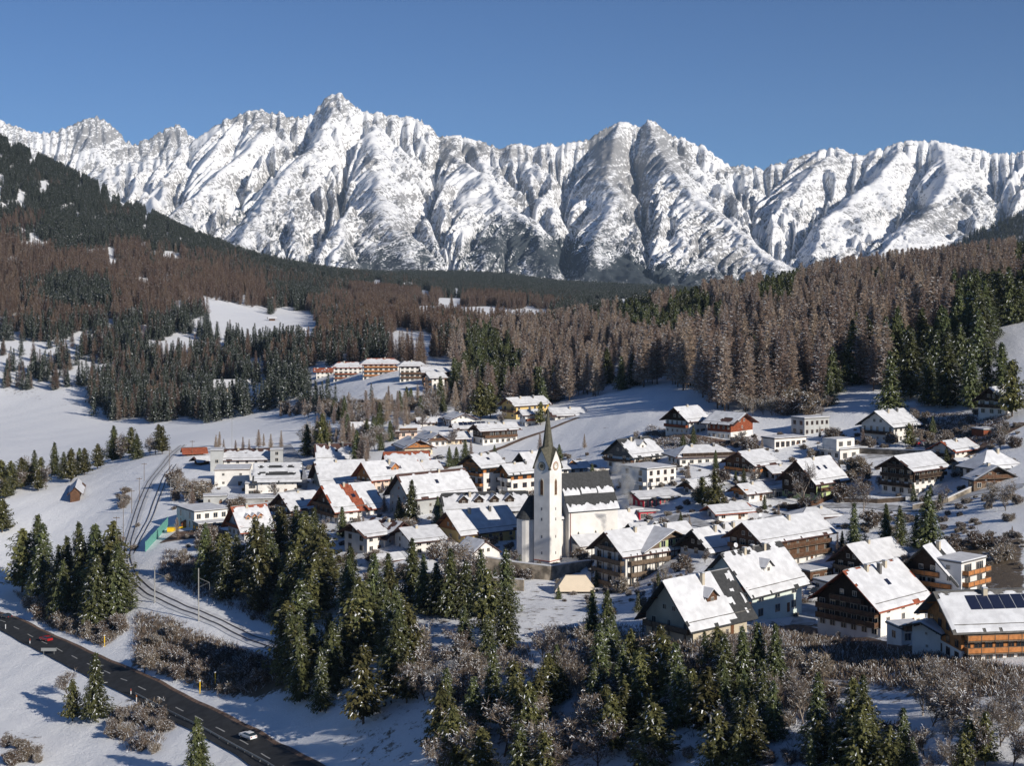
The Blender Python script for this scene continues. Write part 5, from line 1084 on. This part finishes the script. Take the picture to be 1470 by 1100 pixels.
# ---------------------------------------------------------------- small things
p = hit(246, 763); root = link("playground_slide", None, None, tuple(p), label='yellow tube slide and box beside the orange playhouse', category='slide'); q = MB(); q.box(-1.3, -1, 0, 1.6, 1, 1.4, 'yellowp'); q.obj("box", root); q = MB()
for i in range(8): q.rod((1.6 + i * 1.2, 0, 1.1 - .9 * (i / 8) + .5 * math.sin(i * .8)), (1.6 + (i + 1) * 1.2, 0, 1.1 - .9 * ((i + 1) / 8) + .5 * math.sin((i + 1) * .8)), .35, 'yellowp', 7)
q.obj("tube", root)
house('playhouse', 'little orange wooden playhouse beside the kindergarten', 261, 760, 4, 10, 7, 5, gab='R', a=15, wall='orange', win=False, chim=0, cat='playhouse', door=False, og=.3, oe=.3, roof='redwood', snow=False)
p = hit(825, 853); q = MB(); s = F / p.y; w1 = 29 / s; q.prism([(-w1, -3, 1.0), (w1, -3, 1.0), (w1, 4, 1.0), (-w1, 4, 1.0)], [(-w1 * .45, .2, 4.6), (w1 * .55, .2, 4.6), (w1 * .55, 1.2, 4.6), (-w1 * .45, 1.2, 4.6)], 'beige2') if 'beige2' in M else None
M['canvas'] = mat("cream_canvas", (.70, .60, .47), .9, .06, .6); root = link("tent", None, None, tuple(p), label='cream canvas pavilion roof between churchyard wall and balcony chalet', category='tent')
q = MB(); q.prism([(-w1, -3, .8), (w1, -3, .8), (w1, 4, .8), (-w1, 4, .8)], [(-w1 * .45, .2, 4.4), (w1 * .55, .2, 4.4), (w1 * .55, 1.2, 4.4), (-w1 * .45, 1.2, 4.4)], 'canvas'); q.obj("canopy", root)
for x in (-1, 1):
    for y in (-2.9, 3.9): q = MB(); q.cyl(x * (w1 - .1), y, -1.5, .8, .08, .08, 'metal'); q.obj("post", root)
# ---------------------------------------------------------------- trees and bushes in and below the village
HSA = np.array(HS)
def free(x, y, pad=2.0):
    return not len(HSA) or (np.hypot(HSA[:, 0] - x, HSA[:, 1] - y) > HSA[:, 2] * .5 + pad).all()
PLANTED = []
def one(kind, px, py, hpx, label, name=None, group=None, **k):
    p = hit(px, py); PLANTED.append((p.x, p.y))
    return plant_tree(kind, p.x, p.y, hpx * p.y / F, name or {'spruce': 'spruce_tree', 'pine': 'pine_tree', 'bare': 'bare_tree', 'birch': 'birch_tree', 'bush': 'bush', 'larch': 'larch_tree'}[kind], label, 'bush' if kind == 'bush' else 'tree', group, **k)
def zone(kinds, poly, n, h0, h1, labels, group, seed, mind=.55, split=True, avoid=2.0, keepoff=None):
    g = random.Random(seed); xs = [p[0] for p in poly]; ys = [p[1] for p in poly]; done = []; tries = 0
    while len(done) < n and tries < n * 60:
        tries += 1; px = g.uniform(min(xs), max(xs)); py = g.uniform(min(ys), max(ys))
        if not bool(inpoly(np.array([px]), np.array([py]), poly)[0]): continue
        h = g.uniform(h0, h1); p = hit(px, py)
        if any(abs(px - a) < h * mind * .5 and abs(py - b) < h * mind * .22 for a, b in done): continue
        if not free(p.x, p.y, avoid): continue
        done.append((px, py)); kd = kinds[g.randrange(len(kinds))]
        one(kd, px, py, h, labels[kd], group=group + ' (' + kd + ')', split=split)
SP = lambda where: {'spruce': 'snow-flecked dark spruce ' + where, 'pine': 'bushy olive pine ' + where, 'bare': 'leafless frosted tree ' + where, 'birch': 'slim pale birch ' + where, 'bush': 'brown snow-tipped bush ' + where, 'larch': 'frosted brown larch ' + where}
zone(['spruce', 'spruce', 'pine'], [(28, 838), (150, 838), (172, 890), (150, 905), (90, 893), (35, 868)], 19, 85, 118, SP('in the compact clump at the left above the road'), 'clump above the road', 1, .32)
zone(['spruce', 'pine'], [(290, 840), (430, 808), (485, 850), (470, 915), (400, 900), (320, 872)], 34, 62, 98, SP('in the belt between railway and village'), 'belt between railway and village', 2, .38)
zone(['spruce', 'spruce', 'pine'], [(375, 1005), (400, 955), (470, 940), (590, 930), (590, 1020), (560, 1050), (500, 1042), (440, 1022)], 24, 72, 122, SP('in the tall grove right of the road snow field'), 'grove right of the road', 3, .36)
zone(['spruce', 'spruce', 'pine'], [(490, 875), (600, 862), (770, 880), (775, 925), (700, 950), (520, 930)], 22, 60, 98, SP('in the row below the garden wall'), 'row below the garden wall', 4, .36)
zone(['pine', 'spruce', 'pine', 'bare'], [(590, 1075), (690, 1000), (950, 1000), (1010, 1040), (1100, 1060), (1150, 1130), (620, 1150)], 48, 64, 108, SP('in the foreground thicket at the bottom centre'), 'foreground thicket', 5, .36)
zone(['spruce'], [(826, 935), (880, 925), (885, 990), (830, 990)], 5, 75, 100, SP('in the small group below the cream canopy'), 'group below the canopy', 6, .4)
zone(['spruce'], [(1035, 985), (1130, 985), (1130, 1100), (1040, 1100)], 11, 78, 112, SP('left of the lower snowy glade'), 'left of the glade', 7, .45)
zone(['spruce', 'pine'], [(1160, 1065), (1290, 1065), (1320, 1140), (1160, 1140)], 14, 74, 118, SP('at the lower right below the snowy glade'), 'below the glade', 8, .45)
zone(['pine'], [(1360, 1080), (1420, 1080), (1430, 1130), (1360, 1130)], 4, 60, 85, SP('right of the snowy glade at the bottom'), 'right of the glade', 9, .5)
zone(['bare'], [(590, 960), (730, 940), (740, 1070), (620, 1070)], 16, 55, 92, SP('on the bank under the garden wall row'), 'bank thicket', 10, .4)
zone(['bare', 'bare', 'birch', 'bush'], [(770, 945), (840, 930), (960, 958), (1100, 958), (1190, 975), (1190, 1025), (900, 1035), (780, 1015)], 60, 34, 66, SP('in the grey thicket below the houses'), 'grey thicket below the houses', 11, .3)
zone(['bare', 'birch'], [(1290, 995), (1470, 985), (1500, 1130), (1330, 1130)], 30, 55, 100, SP('in the open wood at the lower right corner'), 'open wood lower right', 12, .35)
zone(['bush', 'bare'], [(1080, 905), (1160, 905), (1380, 955), (1470, 975), (1470, 1000), (1100, 985)], 42, 9, 22, SP('on the brown bank under the front houses'), 'bank under the front houses', 13, .4, avoid=1)
zone(['bush', 'bush', 'bare'], [(195, 925), (240, 908), (300, 938), (385, 972), (395, 990), (330, 1003), (190, 958)], 46, 16, 32, SP('on the brown bank between railway and road'), 'bank between railway and road', 14, .35)
zone(['bush'], [(30, 855), (60, 895), (145, 930), (185, 905), (165, 880), (100, 900)], 30, 14, 28, SP('under the spruce clump at the left'), 'under the spruce clump', 15, .4)
zone(['bush', 'bare'], [(245, 800), (300, 795), (350, 850), (410, 895), (390, 902), (330, 880), (270, 855), (228, 828)], 34, 10, 22, SP('on the bank above the railway curve'), 'bank above the railway curve', 16, .4)
zone(['bush'], [(160, 1030), (230, 1010), (240, 1050), (215, 1095), (160, 1060)], 18, 12, 24, SP('below the roadside spruce'), 'below the roadside spruce', 17, .4)
zone(['bush'], [(0, 1065), (50, 1060), (60, 1100), (0, 1120)], 10, 16, 30, SP('in the bottom left corner'), 'bottom left corner', 18, .4)
zone(['bush', 'bare'], [(560, 805), (700, 850), (700, 870), (500, 840), (480, 800)], 22, 12, 24, SP('in the gardens above the spruce belt'), 'gardens above the spruce belt', 19, .4)
zone(['bush'], [(172, 700), (200, 720), (195, 790), (170, 800)], 10, 8, 16, SP('along the poles of the upper railway bank'), 'upper railway bank', 20, .4)
zone(['bush', 'bush', 'bare'], [(1310, 600), (1440, 595), (1450, 630), (1350, 650), (1310, 640)], 26, 10, 22, SP('on the garden slope at the right'), 'garden slope', 21, .4)
zone(['bush', 'bush', 'bare'], [(1380, 770), (1470, 760), (1470, 850), (1430, 850), (1395, 800)], 10, 6, 11, SP('on the earthy slope right of the terrace house'), 'earthy slope', 22, .4)
# in between the houses
zone(['bare', 'bush', 'larch', 'spruce', 'bush'], [(440, 665), (760, 650), (1460, 600), (1470, 800), (1220, 880), (1000, 900), (860, 880), (560, 800), (250, 790), (250, 700)], 170, 17, 34, SP('in a garden between the village houses'), 'gardens between the village houses', 23, .5, avoid=1.2)
zone(['bare', 'larch', 'spruce', 'larch'], [(430, 650), (470, 600), (560, 590), (680, 575), (700, 598), (640, 600), (560, 640), (520, 668)], 115, 20, 46, SP('in the tree belt behind the left village'), 'belt behind the left village', 24, .3, avoid=1.5)
zone(['pine', 'pine', 'bare', 'spruce'], [(-10, 722), (90, 700), (150, 672), (240, 652), (240, 646), (150, 660), (60, 688), (-10, 705)], 34, 30, 50, SP('in the hedge line behind the hay hut'), 'hedge line behind the hay hut', 25, .3)
zone(['bush', 'bare', 'larch'], [(385, 600), (430, 590), (640, 575), (640, 588), (450, 602)], 60, 14, 30, SP('in the frosted brush at the far end of the meadow'), 'far meadow brush', 30, .35, avoid=1)
zone(['bush', 'bare', 'bush'], [(640, 1000), (1300, 1010), (1310, 1110), (640, 1110)], 46, 16, 34, SP('in the brushwood along the bottom edge'), 'brushwood along the bottom edge', 31, .3)
zone(['spruce', 'pine'], [(860, 960), (1060, 950), (1060, 1000), (860, 1010)], 9, 50, 80, SP('between the grey thicket and the bottom trees'), 'between thicket and bottom trees', 32, .5)
zone(['larch'], [(300, 652), (405, 648), (405, 640), (300, 642)], 12, 18, 28, SP('in the thin row behind the half-timbered hall'), 'row behind the hall', 26, .5)
zone(['bare', 'bush'], [(250, 700), (296, 690), (296, 720), (262, 728)], 8, 26, 40, SP('in the tangle right of the rails'), 'tangle right of the rails', 27, .3, avoid=0)
zone(['spruce'], [(1290, 585), (1420, 590), (1440, 575), (1290, 570)], 8, 78, 108, SP('in the dark row at the right wood edge'), 'right wood edge', 28, .5, avoid=0)
zone(['bare', 'bush'], [(1070, 600), (1190, 600), (1190, 585), (1070, 585)], 14, 20, 45, SP('at the foot of the hill wood'), 'foot of the hill wood', 29, .4)
for a in [('spruce', 137, 1035, 96, 'big lone snow-laden spruce beside the road'), ('pine', 104, 1036, 62, 'smaller companion tree left of the lone roadside spruce'), ('spruce', 283, 1122, 92, 'spruce at the bottom edge below the guard rail'), ('bare', 97, 1000, 48, 'thin leafless tree behind the lone roadside spruce'), ('bare', 208, 968, 50, 'small rounded leafless tree on the snow between road and rails'), ('pine', 3, 765, 50, 'dark pine at the left edge above the road meadow'),
          ('pine', 402, 800, 72, 'left one of the tall twin pines beside the blue-gabled house'), ('spruce', 425, 806, 80, 'right one of the tall twin pines, slim and pointed'), ('spruce', 451, 784, 54, 'regular cone-shaped spruce right of the twin pines'), ('spruce', 591, 752, 62, 'white-frosted spruce in front of the large grey house'), ('spruce', 573, 750, 34, 'low spruce beside the white-frosted spruce'), ('spruce', 628, 754, 40, 'small pointed spruce at the gable of the yellow farmhouse'), ('spruce', 491, 772, 44, 'slim yellowish cypress-like tree under the big chalet'), ('spruce', 505, 776, 26, 'round dark conifer under the big chalet'),
          ('pine', 1026, 738, 62, 'bushy lone pine beside the crimson house'), ('pine', 1008, 730, 44, 'lower pine left of the bushy lone pine'), ('pine', 690, 604, 58, 'dark broad pine at the wood corner behind the timber farmhouse'), ('pine', 704, 600, 50, 'second dark pine at the wood corner'), ('pine', 776, 612, 34, 'pine hiding behind the church spire'), ('spruce', 441, 655, 46, 'narrow dark spruce at the shaded street'), ('pine', 463, 655, 62, 'largest bushy pine left of the upper village'), ('spruce', 545, 612, 34, 'frosted spruce above the tree belt'), ('spruce', 645, 672, 30, 'frosted little spruce beside the curved path'), ('spruce', 655, 670, 28, 'rounder frosted spruce beside the curved path'),
          ('spruce', 1278, 592, 88, 'tall snow-dusted spruce standing forward of the wood'), ('spruce', 1190, 583, 56, 'dark blue-green spruce left of the forward one'), ('pine', 1453, 600, 82, 'ragged pine at the right edge by the dark-gabled house'), ('spruce', 1272, 782, 60, 'left spruce on the snow slope behind the jagged-shadow house'), ('spruce', 1292, 784, 58, 'dark middle spruce behind the jagged-shadow house'), ('spruce', 1332, 790, 84, 'tallest broad spruce behind the stepped terrace house'), ('spruce', 1316, 788, 48, 'short spruce leaning on the tallest broad one'), ('spruce', 1226, 788, 66, 'snow-heavy spruce right of the brown hotel'), ('pine', 1305, 642, 34, 'round pine at the corner of the big white hillside house'),
          ('bare', 634, 848, 100, 'left one of the two big leafless trees before the chapel'), ('bare', 664, 850, 92, 'right one of the two big leafless trees before the chapel'), ('bare', 960, 850, 48, 'dense leafless tree in front of the balcony chalet'), ('birch', 1152, 724, 66, 'pale birch in front of the light green house'), ('birch', 1224, 738, 62, 'left tall birch on the snow slope centre right'), ('birch', 1240, 740, 66, 'right tall birch on the snow slope centre right'), ('bare', 1443, 735, 56, 'broad leafless tree at the right edge above the earthy slope'), ('bare', 1424, 733, 50, 'orange-tinged leafless tree beside the broad one at the right edge'), ('bare', 393, 716, 30, 'frosted leafless tree in front of the white ledge-roofed hall'), ('bare', 655, 640, 34, 'leafless tree left of the dark timber farmhouse'), ('bare', 722, 612, 26, 'pollarded leafless tree before the yellow wood-edge house'),
          ('birch', 806, 1000, 75, 'left thin birch in the foreground below the canopy'), ('birch', 820, 1002, 80, 'middle thin birch in the foreground below the canopy'), ('birch', 832, 1004, 78, 'right thin birch in the foreground below the canopy'), ('birch', 1155, 1040, 95, 'white-stemmed birch beside the blue-shaded lane'), ('bare', 1345, 1030, 55, 'bare trunk tree on the lower right glade'), ('spruce', 1310, 1120, 60, 'young conifer in the middle of the glade')]:
    one(*a)
# rough grass and low brush on the banks
def brush(name, poly, n, seed, h0=.4, h1=1.3, m=('brush', 'twig')):
    g = np.random.default_rng(seed); P = np.array([list(poly[0])]); xs = [p[0] for p in poly]; ys = [p[1] for p in poly]; Q = []; mi = []
    cx = g.uniform(min(xs), max(xs), n * 3); cyy = g.uniform(min(ys), max(ys), n * 3); k = inpoly(cx, cyy, poly); cx, cyy = cx[k][:n], cyy[k][:n]
    D = np.array([hit(a, b).y for a, b in zip(cx[::40], cyy[::40])])
    DD = np.repeat(D, 40)[:len(cx)]
    # resolve depth by a few fixed point steps
    for _ in range(12): DD = DD * np.exp((py_of(cx, DD) - cyy) / 400.0)
    ok = np.abs(py_of(cx, DD) - cyy) < 4; cx, DD = cx[ok], DD[ok]; X = (cx - CX) / F * DD; c = np.stack([X, DD, gz(X, DD)], 1)
    for r in range(7):
        nn = len(c); h = g.uniform(h0, h1, nn); d = np.stack([g.normal(0, .5, nn), g.normal(0, .5, nn), np.ones(nn)], 1); cc = c + g.normal(0, .5, (nn, 3)) * [1, 1, .1] + d * (h / 2)[:, None]
        Q.append(quads(cc, np.cross(d, g.normal(0, 1, (nn, 3))), d, np.full(nn, .10), h)); mi.append(np.where(g.random(nn) < .14, 2, g.integers(0, 2, nn)))
    A = np.concatenate(Q); link(name, np_mesh(name, A.reshape(-1, 3), np.arange(len(A) * 4).reshape(-1, 4), [M[m[0]], M[m[1]], M['tsnow']], np.concatenate(mi)), kind="stuff")
brush("rough_grass", [(195,880),(240,885),(300,915),(400,955),(410,990),(330,1005),(190,955)], 6500, 1, .4, 1.6)
brush("rough_grass", [(1080,900),(1300,935),(1470,965),(1470,1005),(1250,985),(1080,960)], 3200, 2)
brush("rough_grass", [(780,900),(1000,900),(1090,920),(1090,1010),(800,1010)], 3600, 3)
brush("rough_grass", [(20,850),(60,895),(150,930),(185,905),(170,870),(90,895)], 2600, 4)
brush("rough_grass", [(240,790),(320,810),(420,890),(410,908),(300,864),(226,826)], 2600, 5)
brush("rough_grass", [(930,610),(1050,640),(1000,650),(920,640)], 1500, 7, .3, .7)
brush("rough_grass", [(155,1020),(240,1005),(240,1050),(215,1095),(160,1060)], 1500, 8)
brush("rough_grass", [(560,940),(760,930),(780,1100),(560,1100)], 4500, 9)
brush("rough_grass", [(1300,595),(1440,592),(1450,635),(1330,645)], 1800, 10, .3, 1)
brush("rough_grass", [(620,1000),(1150,1000),(1320,1060),(1320,1110),(620,1110)], 9000, 11)

# low garden shrubs and hedges: nobody could count them
def shrubbery():
    g = np.random.default_rng(77); poly = [(440, 665), (760, 650), (1460, 600), (1470, 800), (1220, 880), (1000, 900), (860, 880), (560, 800), (250, 790), (250, 700)]
    X, Y, Z, P, PY = scatter(9000, 240, 1480, 290, 640, lambda P, PY, D: inpoly(P, PY, poly) * np.clip(fbm(P / 20, PY / 12, 3, 12) * 3 - 1.0, 0, 1), g)
    k = [free(a, b, .5) for a, b in zip(X, Y)]; k = np.array(k); X, Y, Z = X[k][:900], Y[k][:900], Z[k][:900]
    pb = [o for o in COL.objects if o.name.split('.')[0] == 'crown' and o.data in [b[0] for b in BUS]][:1]
    o = [link("bush", BUSJ[i], None, tuple(hit(px, py)), label=lb, category='bush') for i, px, py, lb in ((0, 742, 690, 'low brown bush between apartments and church spire'), (1, 985, 770, 'low bush behind the crimson annex'), (2, 1060, 870, 'low bush between beige and mint house'))]
    for q in o: q.scale = (.5, .5, .4)
    gn_forest("shrubbery", X, Y, Z, o, .22, .55, 7)
shrubbery()

# ---------------------------------------------------------------- chimney smoke
def smoke(name, pts, r0, r1, dens, label):
    P = [Vector(((px - CX) / F * D, D, ZC - (py - YH) * D / F)) for px, py, D in pts]; n = len(P); V = []; Fc = []; k = 10
    for i, p in enumerate(P):
        r = r0 + (r1 - r0) * i / (n - 1)
        for j in range(k):
            a = 6.2832 * j / k; V.append((p.x + r * math.cos(a), p.y + r * math.sin(a), p.z))
    q = MB(); q.v = V
    for i in range(n - 1):
        for j in range(k): Fc.append((i * k + j, i * k + (j + 1) % k, (i + 1) * k + (j + 1) % k, (i + 1) * k + j))
    Fc.append(tuple(range(k))[::-1]); Fc.append(tuple(range((n - 1) * k, n * k)))
    me = bpy.data.meshes.new(name); me.from_pydata(V, [], Fc); me.update()
    m = bpy.data.materials.new("chimney_smoke"); m.use_nodes = True; nn = m.node_tree.nodes; l = m.node_tree.links; nn.remove(nn["Principled BSDF"])
    pv = nn.new("ShaderNodeVolumePrincipled"); pv.inputs["Color"].default_value = (.9, .92, .95, 1); tc = nn.new("ShaderNodeTexCoord"); no = nn.new("ShaderNodeTexNoise"); no.inputs["Scale"].default_value = .35; no.inputs["Detail"].default_value = 4
    mr = nn.new("ShaderNodeMapRange"); mr.inputs[1].default_value = .45; mr.inputs[2].default_value = .72; mr.inputs[4].default_value = dens
    l.new(tc.outputs["Object"], no.inputs["Vector"]); l.new(no.outputs[0], mr.inputs[0]); l.new(mr.outputs[0], pv.inputs["Density"]); l.new(pv.outputs[0], nn["Material Output"].inputs["Volume"])
    me.materials.append(m); link(name, me, kind="stuff")
smoke("smoke", [(914, 770, 425), (908, 755, 425), (900, 738, 426), (896, 722, 428), (893, 705, 430), (896, 685, 433), (900, 665, 436)], .6, 5, .45, "")
smoke("smoke", [(868, 763, 385), (868, 756, 385), (865, 748, 385), (861, 738, 385)], .4, 1.8, .9, "")
# ---------------------------------------------------------------- air between the village and the mountains
def haze():
    X, Y0, Y1, Z0, Z1 = 9500, -60, 15600, -420, 2150
    v = [(x, y, z) for x in (-X, X) for y in (Y0, Y1) for z in (Z0, Z1)]
    f = [(0, 1, 3, 2), (4, 6, 7, 5), (0, 4, 5, 1), (2, 3, 7, 6), (0, 2, 6, 4), (1, 5, 7, 3)]
    me = np_mesh("haze", v, f)
    m = bpy.data.materials.new("mountain_air"); m.use_nodes = True; n = m.node_tree.nodes; l = m.node_tree.links
    n.remove(n["Principled BSDF"]); pv = n.new("ShaderNodeVolumePrincipled"); pv.inputs["Color"].default_value = (.55, .75, 1, 1)
    pv.inputs["Density"].default_value = HAZE; pv.inputs["Anisotropy"].default_value = 0.0
    l.new(pv.outputs[0], n["Material Output"].inputs["Volume"]); me.materials.append(m)
    link("haze", me, kind="stuff")
HAZE = 2.0e-5
haze()
